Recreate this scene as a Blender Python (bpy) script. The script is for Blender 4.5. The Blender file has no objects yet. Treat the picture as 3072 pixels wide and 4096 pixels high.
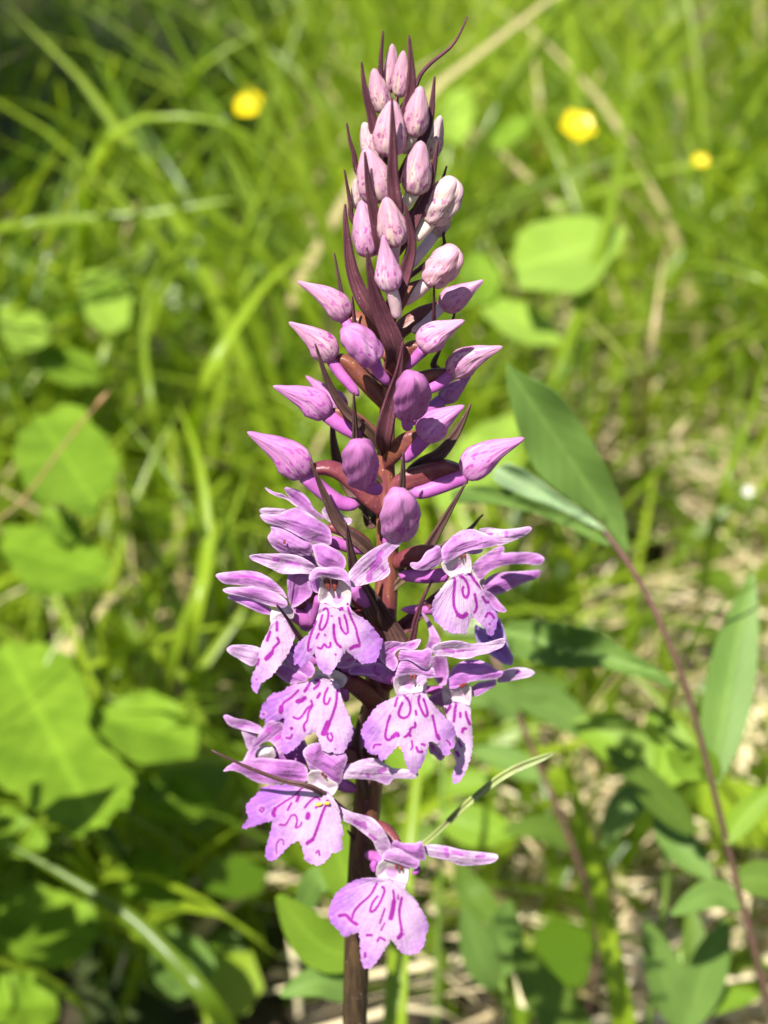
import bpy, bmesh, math, random
import numpy as np
from mathutils import Vector, Matrix
from mathutils.geometry import delaunay_2d_cdt

random.seed(7)
RNG = np.random.default_rng(7)
SC = bpy.context.scene
COL = SC.collection

# ------------------------------------------------------------------ camera, sky, sun, exposure
PITCH = math.radians(30.0)          # looking down on the meadow
HALF = math.radians(19.0)           # half of the vertical field of view
FPX = 2048.0 / math.tan(HALF)       # focal length in photograph pixels
DIST = 0.200                        # camera to flower spike, metres
ORI = Vector((0.0, 0.0, 0.27))      # the spike's middle
FWD = Vector((0, math.cos(PITCH), -math.sin(PITCH)))
UPV = Vector((0, math.sin(PITCH), math.cos(PITCH)))
RGT = Vector((1, 0, 0))
CAM = ORI - FWD * DIST

cam_d = bpy.data.cameras.new('camera')
cam = bpy.data.objects.new('camera', cam_d)
COL.objects.link(cam)
cam.location = CAM
cam.rotation_euler = (math.pi / 2 - PITCH, 0, 0)
cam_d.sensor_fit = 'VERTICAL'
cam_d.sensor_height = 36.0
cam_d.lens = 18.0 / math.tan(HALF)
cam_d.clip_start = 0.01
cam_d.clip_end = 500.0
cam_d.dof.use_dof = True
cam_d.dof.focus_distance = 0.189
cam_d.dof.aperture_fstop = cam_d.lens / 2.6      # 2.6 mm wide opening
SC.camera = cam

SUN_TO = Vector((-0.26, -0.50, 0.84)).normalized()
SUN_EL = math.asin(SUN_TO.z)
SUN_AZ = math.atan2(SUN_TO.x, SUN_TO.y)
world = bpy.data.worlds.new('World')
SC.world = world
world.use_nodes = True
wn = world.node_tree
bg = wn.nodes['Background']
sky = wn.nodes.new('ShaderNodeTexSky')
sky.sky_type = 'NISHITA'
sky.sun_disc = False
sky.sun_elevation = SUN_EL
sky.sun_rotation = SUN_AZ
wn.links.new(sky.outputs[0], bg.inputs[0])
bg.inputs[1].default_value = 0.06

sun_d = bpy.data.lights.new('sun', 'SUN')
sun_d.energy = 5.0
sun_d.angle = math.radians(0.53)
sun_d.color = (1.0, 0.965, 0.90)
sun = bpy.data.objects.new('sun', sun_d)
COL.objects.link(sun)
sun.rotation_euler = (-SUN_TO).to_track_quat('-Z', 'Y').to_euler()
sun.location = (0, 0, 3)

SC.view_settings.view_transform = 'Standard'
SC.view_settings.look = 'None'
SC.view_settings.exposure = 1.30
SC.view_settings.gamma = 1.0
SC.view_settings.use_curve_mapping = False
SC.cycles.use_denoising = True
SC.cycles.max_bounces = 8
SC.cycles.transparent_max_bounces = 8

# ------------------------------------------------------------------ from photograph pixels to places
TILT = math.radians(8.0)                                   # the spike leans away a little
U_AX = Vector((0, math.sin(TILT), math.cos(TILT)))
N_AX = Vector((0, -math.cos(TILT), math.sin(TILT)))        # towards the viewer's side


def ray(px, py):
    return FWD + RGT * ((px - 1536.0) / FPX) + UPV * ((2048.0 - py) / FPX)


def W(px, py, n=0.0):
    """point on the plane through the spike moved n millimetres towards the viewer's side"""
    d = ray(px, py)
    t = ((ORI + N_AX * (n * 0.001) - CAM).dot(N_AX)) / d.dot(N_AX)
    return CAM + d * t


def mpp(p):
    """metres per photograph pixel at point p"""
    return (p - CAM).dot(FWD) / FPX


def G(x, y, depth):
    """x, y in a 1659 x 2212 copy of the photograph, depth in metres along the view"""
    k = 3072.0 / 1659.0
    return CAM + ray(x * k, y * k) * depth


CROPS = {'A': (1140, 2140, 3.6867), 'B': (1600, 2080, 2.765), 'C': (1400, 2520, 3.16), 'D': (960, 2600, 3.16),
         'E': (850, 1950, 2.765), 'F': (750, 2850, 2.212), 'K': (1250, 3050, 2.0738), 'H': (1650, 2400, 2.765),
         'T': (1200, 0, 2.0725), 'M': (950, 900, 1.3272), 'P': (800, 1900, 1.1441), 'Q': (850, 2800, 1.185),
         'V': (0, 0, 0.54004), 'l2': (0, 1365, 1.185), 'l3': (0, 2730, 1.08), 'r1': (1736, 0, 1.2418), 'r2': (1836, 1365, 1.3422), 'I': (1000, 1050, 2.765), 'J': (1500, 1050, 2.765), 'L': (950, 1650, 2.212)}


def S(crop, *xy):
    """flat list x, y, x, y ... measured in a crop -> list of photograph pixels"""
    x0, y0, s = CROPS[crop]
    return [(x0 + xy[i] / s, y0 + xy[i + 1] / s) for i in range(0, len(xy), 2)]


# ------------------------------------------------------------------ materials
MATS = {}


def new_mat(name):
    m = bpy.data.materials.new(name)
    m.use_nodes = True
    nt = m.node_tree
    for n in list(nt.nodes):
        nt.nodes.remove(n)
    return m, nt


def nd(nt, t, **kw):
    n = nt.nodes.new(t)
    for k, v in kw.items():
        setattr(n, k, v)
    return n


def mixc(nt, fac, a, b):
    n = nt.nodes.new('ShaderNodeMix')
    n.data_type = 'RGBA'
    for sock, v in ((n.inputs[0], fac), (n.inputs[6], a), (n.inputs[7], b)):
        if hasattr(v, 'is_linked') or hasattr(v, 'links'):
            nt.links.new(v, sock)
        elif isinstance(v, (int, float)):
            sock.default_value = v
        else:
            sock.default_value = (*v, 1.0)
    return n.outputs[2]


def mapr(nt, v, a, b, c=0.0, d=1.0, smooth=True):
    n = nt.nodes.new('ShaderNodeMapRange')
    if smooth:
        n.interpolation_type = 'SMOOTHSTEP'
    nt.links.new(v, n.inputs[0])
    n.inputs[1].default_value, n.inputs[2].default_value = a, b
    n.inputs[3].default_value, n.inputs[4].default_value = c, d
    return n.outputs[0]


def math2(nt, op, a, b=None):
    n = nt.nodes.new('ShaderNodeMath')
    n.operation = op
    for i, v in enumerate((a, b)):
        if v is None:
            continue
        if isinstance(v, (int, float)):
            n.inputs[i].default_value = v
        else:
            nt.links.new(v, n.inputs[i])
    return n.outputs[0]


def attr(nt, name):
    n = nt.nodes.new('ShaderNodeAttribute')
    n.attribute_name = name
    return n.outputs['Fac']


def noise(nt, scale, detail=3.0, vec=None, rough=0.5):
    n = nt.nodes.new('ShaderNodeTexNoise')
    n.inputs['Scale'].default_value = scale
    n.inputs['Detail'].default_value = detail
    n.inputs['Roughness'].default_value = rough
    if vec is None:
        tc = nt.nodes.new('ShaderNodeTexCoord')
        vec = tc.outputs['Object']
    nt.links.new(vec, n.inputs['Vector'])
    return n.outputs['Fac']


def combine(nt, x, y, z=0.0):
    n = nt.nodes.new('ShaderNodeCombineXYZ')
    for i, v in enumerate((x, y, z)):
        if isinstance(v, (int, float)):
            n.inputs[i].default_value = v
        else:
            nt.links.new(v, n.inputs[i])
    return n.outputs[0]


def finish(nt, col, rough=0.5, transl=0.3, bump=None, bump_d=0.0002, spec=0.35, tcol=None, sheen=0.0):
    out = nt.nodes.new('ShaderNodeOutputMaterial')
    p = nt.nodes.new('ShaderNodeBsdfPrincipled')
    p.inputs['Roughness'].default_value = rough
    p.inputs['Specular IOR Level'].default_value = spec
    if sheen:
        p.inputs['Sheen Weight'].default_value = sheen
    nt.links.new(col, p.inputs['Base Color'])
    if bump is not None:
        b = nt.nodes.new('ShaderNodeBump')
        b.inputs['Distance'].default_value = bump_d
        b.inputs['Strength'].default_value = 0.6
        nt.links.new(bump, b.inputs['Height'])
        nt.links.new(b.outputs[0], p.inputs['Normal'])
    if transl > 0:
        t = nt.nodes.new('ShaderNodeBsdfTranslucent')
        nt.links.new(tcol if tcol is not None else col, t.inputs[0])
        mx = nt.nodes.new('ShaderNodeMixShader')
        mx.inputs[0].default_value = transl
        nt.links.new(p.outputs[0], mx.inputs[1])
        nt.links.new(t.outputs[0], mx.inputs[2])
        nt.links.new(mx.outputs[0], out.inputs[0])
    else:
        nt.links.new(p.outputs[0], out.inputs[0])


def mat_lip():
    m, nt = new_mat('lip_petal')
    mark = attr(nt, 'mark')          # pixels from the nearest painted line of pigment
    rad = attr(nt, 'rad')            # 0 at the throat, 1 at the rim
    n1 = noise(nt, 900, 3)
    side = math2(nt, 'MULTIPLY', math2(nt, 'ABSOLUTE', attr(nt, 'ang')), 0.42)
    pv = math2(nt, 'ADD', math2(nt, 'MULTIPLY', rad, 0.75), side)
    pale = mapr(nt, math2(nt, 'ADD', pv, math2(nt, 'MULTIPLY', math2(nt, 'SUBTRACT', n1, 0.5), 0.4)), 0.42, 1.0)
    base = mixc(nt, pale, (0.53, 0.36, 0.51), (0.33, 0.125, 0.43))
    halo = mapr(nt, mark, 2.0, 18.0, 0.4, 0.0)
    base = mixc(nt, halo, base, (0.50, 0.31, 0.48))
    vein = noise(nt, 1.0, 3, combine(nt, math2(nt, 'MULTIPLY', attr(nt, 'ang'), 16.0), math2(nt, 'MULTIPLY', rad, 2.0)))
    base = mixc(nt, mapr(nt, vein, 0.45, 0.75, 0, 0.5), base, (0.46, 0.18, 0.58))
    wob = math2(nt, 'ADD', mark, math2(nt, 'MULTIPLY', math2(nt, 'SUBTRACT', noise(nt, 3500, 2), 0.5), 4.0))
    f = mapr(nt, wob, -2.5, 3.8, 0.97, 0.0)
    col = mixc(nt, f, base, (0.26, 0.010, 0.25))
    finish(nt, col, 0.6, 0.30, math2(nt, 'ADD', vein, math2(nt, 'MULTIPLY', noise(nt, 1500, 4), 0.6)), 0.0004, 0.2)
    return m


def mat_petal(name, pale, deep, blotch, amount=0.3, streak=0.5):
    """petals and sepals: attribute 'edge' is the distance from the rim, 'mark' the pigment spots"""
    m, nt = new_mat(name)
    n1 = noise(nt, 500, 3)
    col = mixc(nt, mapr(nt, n1, 0.35, 0.65), pale, deep)
    edge = attr(nt, 'edge')
    col = mixc(nt, mapr(nt, edge, 0.0, 14.0, 0.35, 0.0), col, (0.82, 0.66, 0.84))
    vein = noise(nt, 1.0, 3, combine(nt, math2(nt, 'MULTIPLY', attr(nt, 'pa'), 0.18), math2(nt, 'MULTIPLY', attr(nt, 'pb'), 2.2), attr(nt, 'seed')))
    col = mixc(nt, mapr(nt, vein, 0.42, 0.72, 0.0, 0.55), col, deep)
    n2 = noise(nt, 1500, 2)
    col = mixc(nt, mapr(nt, n2, 0.62, 0.72, 0.0, amount), col, blotch)
    mark = attr(nt, 'mark')
    col = mixc(nt, mapr(nt, mark, -1.0, 3.5, 0.85, 0.0), col, blotch)
    finish(nt, col, 0.55, 0.38, math2(nt, 'ADD', vein, math2(nt, 'MULTIPLY', noise(nt, 1300, 4), 0.6)), 0.0005, 0.25)
    return m


def mat_bud(name, pale, pink, spot, cream_amt):
    m, nt = new_mat(name)
    t = attr(nt, 'along')
    ph = attr(nt, 'around')
    st = noise(nt, 1.0, 3, combine(nt, math2(nt, 'MULTIPLY', ph, 9.0), math2(nt, 'MULTIPLY', t, 1.6), attr(nt, 'seed')))
    f = mapr(nt, math2(nt, 'ADD', st, math2(nt, 'MULTIPLY', t, -0.10)), 0.50 - cream_amt, 0.72 - cream_amt)
    col = mixc(nt, f, pink, pale)
    fine = noise(nt, 1.0, 2, combine(nt, math2(nt, 'MULTIPLY', ph, 16.0), math2(nt, 'MULTIPLY', t, 3.0), attr(nt, 'seed')))
    col = mixc(nt, mapr(nt, fine, 0.45, 0.75, 0.0, 0.22), col, spot)
    sp = noise(nt, 1.0, 1, combine(nt, math2(nt, 'MULTIPLY', ph, 13.0), math2(nt, 'MULTIPLY', t, 9.0), attr(nt, 'seed')))
    sm = math2(nt, 'MULTIPLY', mapr(nt, sp, 0.575, 0.62), mapr(nt, t, 0.45, 0.85, 1.0, 0.12))
    col = mixc(nt, math2(nt, 'MULTIPLY', sm, 0.9), col, spot)
    bump = math2(nt, 'ADD', fine, math2(nt, 'MULTIPLY', noise(nt, 2500, 3), 0.5))
    col = mixc(nt, mapr(nt, noise(nt, 300, 2), 0.38, 0.62, 0.0, 0.45), col, pink)
    seam = attr(nt, 'seam')
    col = mixc(nt, mapr(nt, seam, 0.80, 1.0, 0.0, 0.55), col, pale)
    finish(nt, col, 0.55, 0.30, fine, 0.00030, 0.3)
    return m


def mat_simple(name, a, b, scale, rough=0.5, transl=0.0, bump_d=0.0, speck=None, spec=0.35, c=None):
    m, nt = new_mat(name)
    col = mixc(nt, mapr(nt, noise(nt, scale, 4), 0.35, 0.65), a, b)
    if c is not None:
        col = mixc(nt, mapr(nt, noise(nt, scale * 0.31, 2), 0.5, 0.68), col, c)
    if speck is not None:
        col = mixc(nt, mapr(nt, noise(nt, 5200, 0), 0.80, 0.83, 0, 0.8), col, speck)
    bump = noise(nt, scale * 3, 4) if bump_d else None
    finish(nt, col, rough, transl, bump, bump_d, spec)
    return m


def mat_leaf(name, a, b, tcol, transl=0.35, rough=0.42, use_var=False, dry=None):
    m, nt = new_mat(name)
    if use_var:
        v = attr(nt, 'var')
        col = mixc(nt, v, a, b)
        tc = mixc(nt, v, tcol, tuple(min(1, x * 1.25) for x in tcol))
        if dry is not None:
            d = mapr(nt, attr(nt, 'dry'), 0.4, 0.9)
            col = mixc(nt, d, col, dry)
            tc = mixc(nt, d, tc, dry)
    else:
        v = mapr(nt, noise(nt, 60, 3), 0.3, 0.7)
        col = mixc(nt, v, a, b)
        sv = math2(nt, 'SINE', math2(nt, 'SUBTRACT', math2(nt, 'MULTIPLY', attr(nt, 'along'), 58.0), math2(nt, 'MULTIPLY', attr(nt, 'across'), 15.0)))
        col = mixc(nt, mapr(nt, sv, 0.60, 0.98, 0.0, 0.18), col, tuple(x * 0.45 for x in a))
        tc = mixc(nt, v, tcol, tuple(min(1, x * 1.2) for x in tcol))
        rib = mapr(nt, attr(nt, 'across'), 0.03, 0.10, 0.22, 0.0)
        col = mixc(nt, rib, col, tuple(min(1, x * 1.9) for x in b))
    finish(nt, col, 0.34 if use_var else rough, transl, None, 0, 0.34 if use_var else 0.16, tcol=tc)
    return m


MATS['lip'] = mat_lip()
MATS['petal'] = mat_petal('pink_petal', (0.47, 0.21, 0.46), (0.36, 0.12, 0.38), (0.44, 0.05, 0.42), 0.22)
MATS['hood'] = mat_petal('hood_petal', (0.52, 0.27, 0.51), (0.39, 0.145, 0.41), (0.46, 0.06, 0.44), 0.15)
MATS['sepal_white'] = mat_petal('pale_sepal', (0.58, 0.43, 0.55), (0.43, 0.22, 0.45), (0.40, 0.08, 0.40), 0.45)
MATS['shade_petal'] = mat_petal('shaded_mauve_petal', (0.50, 0.20, 0.54), (0.40, 0.12, 0.44), (0.36, 0.03, 0.34), 0.25)  # mauve copy of the petal with shade tinted into its colour
MATS['violet'] = mat_petal('violet_petal', (0.42, 0.26, 0.66), (0.36, 0.18, 0.56), (0.24, 0.05, 0.40), 0.3)


def mat_throat():
    m, nt = new_mat('white_throat')
    col = mixc(nt, mapr(nt, noise(nt, 700, 3), 0.35, 0.65), (0.60, 0.52, 0.50), (0.51, 0.38, 0.47))
    col = mixc(nt, mapr(nt, attr(nt, 'mark'), -14.0, 3.0, 0.9, 0.0), col, (0.42, 0.20, 0.40))
    finish(nt, col, 0.5, 0.3, noise(nt, 1500, 3), 0.0002, 0.25)
    return m


MATS['throat'] = mat_throat()
MATS['anther'] = mat_simple('red_brown_anther', (0.10, 0.010, 0.014), (0.16, 0.03, 0.02), 1800, 0.45)
MATS['pollen'] = mat_simple('yellow_pollen', (0.75, 0.42, 0.05), (0.80, 0.28, 0.02), 2500, 0.6, 0.1)
MATS['spur'] = mat_simple('magenta_spur', (0.50, 0.15, 0.44), (0.42, 0.10, 0.38), 350, 0.5, 0.3, 0.0001)
MATS['spur_pale'] = mat_simple('pale_spur', (0.72, 0.52, 0.52), (0.66, 0.40, 0.46), 350, 0.45, 0.22, 0.0001)
MATS['spur_cream'] = mat_simple('cream_spur', (0.78, 0.72, 0.55), (0.72, 0.60, 0.52), 350, 0.45, 0.22, 0.0001)
MATS['ovary'] = mat_simple('brown_ovary', (0.13, 0.032, 0.034), (0.175, 0.058, 0.03), 380, 0.42, 0.10, 0.0002, (0.55, 0.42, 0.30))
MATS['ovary_dark'] = mat_simple('dark_red_ovary', (0.13, 0.025, 0.04), (0.18, 0.045, 0.045), 380, 0.42, 0.10, 0.0002, (0.5, 0.35, 0.3))


def mat_bract(name, dark, mid, base):
    m, nt = new_mat(name)
    al, ac = attr(nt, 'along'), attr(nt, 'across')
    st_ = noise(nt, 1.0, 3, combine(nt, math2(nt, 'MULTIPLY', ac, 9.0), math2(nt, 'MULTIPLY', al, 2.5), math2(nt, 'MULTIPLY', attr(nt, 'var'), 40.0)))
    col = mixc(nt, mapr(nt, st_, 0.36, 0.66), dark, mid)
    col = mixc(nt, mapr(nt, al, 0.0, 0.45, 0.75, 0.0), col, base)
    col = mixc(nt, mapr(nt, noise(nt, 700, 3), 0.50, 0.70, 0.0, 0.45), col, dark)
    col = mixc(nt, mapr(nt, ac, 0.90, 1.0, 0.0, 0.5), col, dark)
    col = mixc(nt, mapr(nt, noise(nt, 5200, 0), 0.80, 0.83, 0, 0.7), col, (0.5, 0.38, 0.34))
    finish(nt, col, 0.5, 0.2, st_, 0.0005, 0.3)
    return m


MATS['bract'] = mat_bract('purple_bract', (0.085, 0.026, 0.040), (0.19, 0.065, 0.085), (0.18, 0.08, 0.06))
MATS['bract_brown'] = mat_bract('brown_bract', (0.075, 0.035, 0.032), (0.19, 0.105, 0.085), (0.17, 0.13, 0.05))
MATS['bract_green'] = mat_simple('green_spotted_bract', (0.26, 0.30, 0.09), (0.20, 0.25, 0.07), 300, 0.45, 0.2, 0.00012, None, 0.4, (0.12, 0.07, 0.06))
MATS['bud_cream'] = mat_bud('cream_bud', (0.68, 0.60, 0.42), (0.58, 0.40, 0.42), (0.34, 0.10, 0.25), 0.10)
MATS['bud_pale'] = mat_bud('pale_pink_bud', (0.66, 0.56, 0.39), (0.54, 0.29, 0.38), (0.26, 0.05, 0.18), 0.05)
MATS['bud_dusky'] = mat_bud('dusky_bud', (0.76, 0.60, 0.52), (0.60, 0.33, 0.40), (0.38, 0.14, 0.26), 0.04)
MATS['bud_pink'] = mat_bud('pink_bud', (0.67, 0.50, 0.50), (0.54, 0.27, 0.41), (0.36, 0.04, 0.29), 0.05)
MATS['bud_mauve'] = mat_bud('mauve_bud', (0.64, 0.38, 0.56), (0.50, 0.20, 0.43), (0.39, 0.05, 0.34), 0.04)
MATS['bud_deep'] = mat_bud('deep_mauve_bud', (0.56, 0.28, 0.47), (0.45, 0.155, 0.38), (0.33, 0.05, 0.28), 0.0)


def mat_stem():
    m, nt = new_mat('orchid_stem')
    tc = nt.nodes.new('ShaderNodeTexCoord')
    mp = nt.nodes.new('ShaderNodeMapping')
    mp.inputs['Scale'].default_value = (1400, 1400, 60)
    nt.links.new(tc.outputs['Object'], mp.inputs[0])
    st = noise(nt, 1.0, 3, mp.outputs[0])
    z = nt.nodes.new('ShaderNodeSeparateXYZ')
    nt.links.new(tc.outputs['Object'], z.inputs[0])
    h = mapr(nt, z.outputs[2], 0.19, 0.265)
    low = mixc(nt, mapr(nt, st, 0.35, 0.65), (0.028, 0.017, 0.011), (0.060, 0.038, 0.018))
    high = mixc(nt, mapr(nt, st, 0.35, 0.65), (0.15, 0.035, 0.045), (0.22, 0.075, 0.04))
    col = mixc(nt, h, low, high)
    col = mixc(nt, mapr(nt, noise(nt, 5200, 0), 0.80, 0.83, 0, 0.8), col, (0.6, 0.45, 0.35))
    finish(nt, col, 0.4, 0.0, st, 0.0003, 0.4)
    return m


MATS['stem'] = mat_stem()
MATS['grass'] = mat_leaf('grass_blade', (0.032, 0.075, 0.005), (0.235, 0.325, 0.020), (0.41, 0.53, 0.014), 0.46, 0.5, True, (0.54, 0.44, 0.22))
MATS['straw'] = mat_leaf('dry_straw', (0.44, 0.34, 0.19), (0.70, 0.60, 0.38), (0.5, 0.4, 0.2), 0.25, 0.55, True)
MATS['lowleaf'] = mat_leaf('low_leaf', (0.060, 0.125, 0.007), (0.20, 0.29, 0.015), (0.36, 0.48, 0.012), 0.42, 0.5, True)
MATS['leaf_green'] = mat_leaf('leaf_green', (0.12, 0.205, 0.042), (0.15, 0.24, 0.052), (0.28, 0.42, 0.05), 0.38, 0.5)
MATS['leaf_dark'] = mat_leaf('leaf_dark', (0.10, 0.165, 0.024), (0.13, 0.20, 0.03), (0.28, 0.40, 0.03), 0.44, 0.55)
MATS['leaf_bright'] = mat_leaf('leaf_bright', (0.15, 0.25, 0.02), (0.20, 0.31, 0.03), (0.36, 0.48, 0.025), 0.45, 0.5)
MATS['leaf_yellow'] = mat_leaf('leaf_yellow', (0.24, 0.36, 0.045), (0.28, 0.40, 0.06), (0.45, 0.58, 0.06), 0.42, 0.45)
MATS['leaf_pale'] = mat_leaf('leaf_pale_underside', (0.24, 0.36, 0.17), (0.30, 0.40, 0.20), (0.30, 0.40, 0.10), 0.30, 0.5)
MATS['bramble'] = mat_leaf('lobed_leaf', (0.12, 0.21, 0.014), (0.19, 0.30, 0.024), (0.36, 0.50, 0.016), 0.42, 0.6)
MATS['redstem'] = mat_simple('reddish_stem', (0.15, 0.075, 0.06), (0.11, 0.065, 0.045), 300, 0.4, 0, 0.0002)
MATS['russet'] = mat_simple('russet_stalk', (0.26, 0.12, 0.04), (0.22, 0.14, 0.05), 200, 0.5)
MATS['greenstem'] = mat_simple('green_stem', (0.12, 0.20, 0.03), (0.16, 0.24, 0.04), 200, 0.45, 0.1)
MATS['yellow'] = mat_simple('buttercup_petal', (0.72, 0.60, 0.012), (0.68, 0.53, 0.008), 120, 0.22, 0.25, 0, None, 0.6)
MATS['yellow_mid'] = mat_simple('buttercup_centre', (0.55, 0.42, 0.03), (0.35, 0.38, 0.05), 900, 0.5)
MATS['white'] = mat_simple('white_petal', (0.55, 0.55, 0.50), (0.62, 0.60, 0.55), 200, 0.5, 0.2)


def mat_ground():
    m, nt = new_mat('soil')
    a = noise(nt, 14, 5)
    b = noise(nt, 90, 5)
    col = mixc(nt, mapr(nt, b, 0.35, 0.65), (0.010, 0.008, 0.005), (0.045, 0.033, 0.018))
    col = mixc(nt, mapr(nt, a, 0.45, 0.62), col, (0.030, 0.050, 0.010))
    col = mixc(nt, mapr(nt, noise(nt, 5, 3), 0.55, 0.7, 0, 0.6), col, (0.13, 0.10, 0.05))
    finish(nt, col, 0.9, 0.0, b, 0.01, 0.2)
    return m


MATS['ground'] = mat_ground()


# ------------------------------------------------------------------ object helpers
def tag(o, label=None, cat=None, group=None, kind=None):
    for k, v in (('label', label), ('category', cat), ('group', group), ('kind', kind)):
        if v:
            o[k] = v
    return o


def thing(name, loc, label, cat, group=None):
    o = bpy.data.objects.new(name, None)
    COL.objects.link(o)
    o.location = loc
    o.empty_display_size = 0.01
    return tag(o, label, cat, group)


def link(name, verts, faces, mat, parent=None, attrs=None, thick=0.0, smooth=True, origin=None):
    """one mesh object; verts in world metres, stored relative to its top-level thing"""
    root = parent
    while root is not None and root.parent is not None:
        root = root.parent
    off = np.array(root.location if root is not None else (origin if origin is not None else (0, 0, 0)))
    v = np.asarray([tuple(p) for p in verts], dtype=float) - off
    attrs = dict(attrs or {})
    if thick:
        nv = len(v)
        nrm = np.zeros_like(v)
        edges = {}
        for f in faces:
            q = v[list(f)]
            nn = np.cross(q[1] - q[0], q[2] - q[0])
            for k in range(len(f)):
                nrm[f[k]] += nn
                a, b = f[k], f[(k + 1) % len(f)]
                key = (min(a, b), max(a, b))
                edges[key] = None if key in edges else (a, b)
        nrm /= np.linalg.norm(nrm, axis=1)[:, None] + 1e-15
        top, bot = v + nrm * thick * 0.5, v - nrm * thick * 0.5
        rim = [e for e in edges.values() if e is not None]
        rv = sorted({k for e in rim for k in e})
        ix = {k: i for i, k in enumerate(rv)}
        nr_ = len(rv)
        faces = list(faces) + [tuple(k + nv for k in reversed(f)) for f in faces] + \
            [(2 * nv + ix[b], 2 * nv + ix[a], 2 * nv + nr_ + ix[a], 2 * nv + nr_ + ix[b]) for a, b in rim]
        v = np.vstack([top, bot, top[rv], bot[rv]])
        attrs = {k: np.concatenate([np.asarray(a, dtype=float)] * 2 + [np.asarray(a, dtype=float)[rv]] * 2) for k, a in attrs.items()}
    me = bpy.data.meshes.new(name)
    me.from_pydata(v.tolist(), [], faces)
    if smooth:
        me.polygons.foreach_set('use_smooth', [True] * len(me.polygons))
    for k, a in (attrs or {}).items():
        at = me.attributes.new(k, 'FLOAT', 'POINT')
        at.data.foreach_set('value', np.asarray(a, dtype=np.float32))
    me.materials.append(MATS[mat])
    me.update()
    o = bpy.data.objects.new(name, me)
    COL.objects.link(o)
    if parent is not None:
        o.parent = parent
    elif origin is not None:
        o.location = origin
    return o


def catmull(pts, n):
    """smooth curve through points (any dimension), n samples in all"""
    p = np.asarray([tuple(q) for q in pts], dtype=float)
    if len(p) == 2:
        return np.array([p[0] + (p[1] - p[0]) * t for t in np.linspace(0, 1, n)])
    e = np.vstack([2 * p[0] - p[1], p, 2 * p[-1] - p[-2]])
    seg = np.linalg.norm(np.diff(p, axis=0), axis=1)
    cum = np.concatenate([[0], np.cumsum(seg)])
    out = []
    for s in np.linspace(0, cum[-1], n):
        i = min(max(np.searchsorted(cum, s, side='right') - 1, 0), len(seg) - 1)
        t = (s - cum[i]) / max(seg[i], 1e-12)
        a, b, c, d = e[i], e[i + 1], e[i + 2], e[i + 3]
        out.append(0.5 * (2 * b + (c - a) * t + (2 * a - 5 * b + 4 * c - d) * t * t + (3 * b - a - 3 * c + d) * t ** 3))
    return np.array(out)


def sweep(name, pts, radii, mat, parent, segs=14, rings=14, ridges=0.0, flat=1.0, seed=0.0, lumps=0.0, cap_round=True, origin=None, around_n=None, seams=0.0, turn=0.0):
    """closed tube along world points; radii (metres) sampled along the way"""
    c = catmull(pts, rings)
    ts = np.linspace(0, 1, rings)
    r = np.interp(ts, np.linspace(0, 1, len(radii)), radii) if not callable(radii) else np.array([radii(t) for t in ts])
    tan = np.gradient(c, axis=0)
    tan /= np.linalg.norm(tan, axis=1)[:, None] + 1e-12
    nh = np.array(around_n if around_n is not None else N_AX)
    verts, al, ar, se = [], [], [], []
    rs = random.Random(int(seed * 1000) + 3)
    ph0 = rs.random() * 6.28
    for i in range(rings):
        a = np.cross(tan[i], nh)
        if np.linalg.norm(a) < 1e-5:
            a = np.cross(tan[i], (1, 0, 0.1))
        a /= np.linalg.norm(a)
        b = np.cross(a, tan[i])
        for j in range(segs):
            f = 2 * math.pi * j / segs
            k = 1 + ridges * math.cos(3 * f + ph0 + turn * ts[i]) + lumps * math.sin(5 * f + ph0 + 7 * ts[i]) * math.sin(9 * ts[i] + ph0)
            cr = abs(math.cos(1.5 * f + ph0 + 0.5 * math.sin(3 * ts[i])))
            k -= seams * (1 - cr) ** 3
            verts.append(c[i] + (a * math.cos(f) + b * math.sin(f) * flat) * r[i] * k)
            se.append(1 - cr)
            al.append(ts[i])
            ar.append(abs(f / math.pi - 1))
    faces = []
    for i in range(rings - 1):
        for j in range(segs):
            k = (j + 1) % segs
            faces.append((i * segs + j, i * segs + k, (i + 1) * segs + k, (i + 1) * segs + j))
    faces.append(tuple(range(segs - 1, -1, -1)))
    faces.append(tuple((rings - 1) * segs + j for j in range(segs)))
    return link(name, verts, faces, mat, parent, {'along': al, 'around': ar, 'seam': se, 'seed': [seed] * len(al)}, origin=origin)


def round_ends(rad, a=0.12, b=0.12):
    def f(t):
        base = np.interp(t, np.linspace(0, 1, len(rad)), rad)
        k = 1.0
        if t < a:
            k *= math.sqrt(max(0.02, 1 - (1 - t / a) ** 2))
        if t > 1 - b:
            k *= math.sqrt(max(0.01, 1 - (1 - (1 - t) / b) ** 2))
        return base * k
    return f


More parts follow.
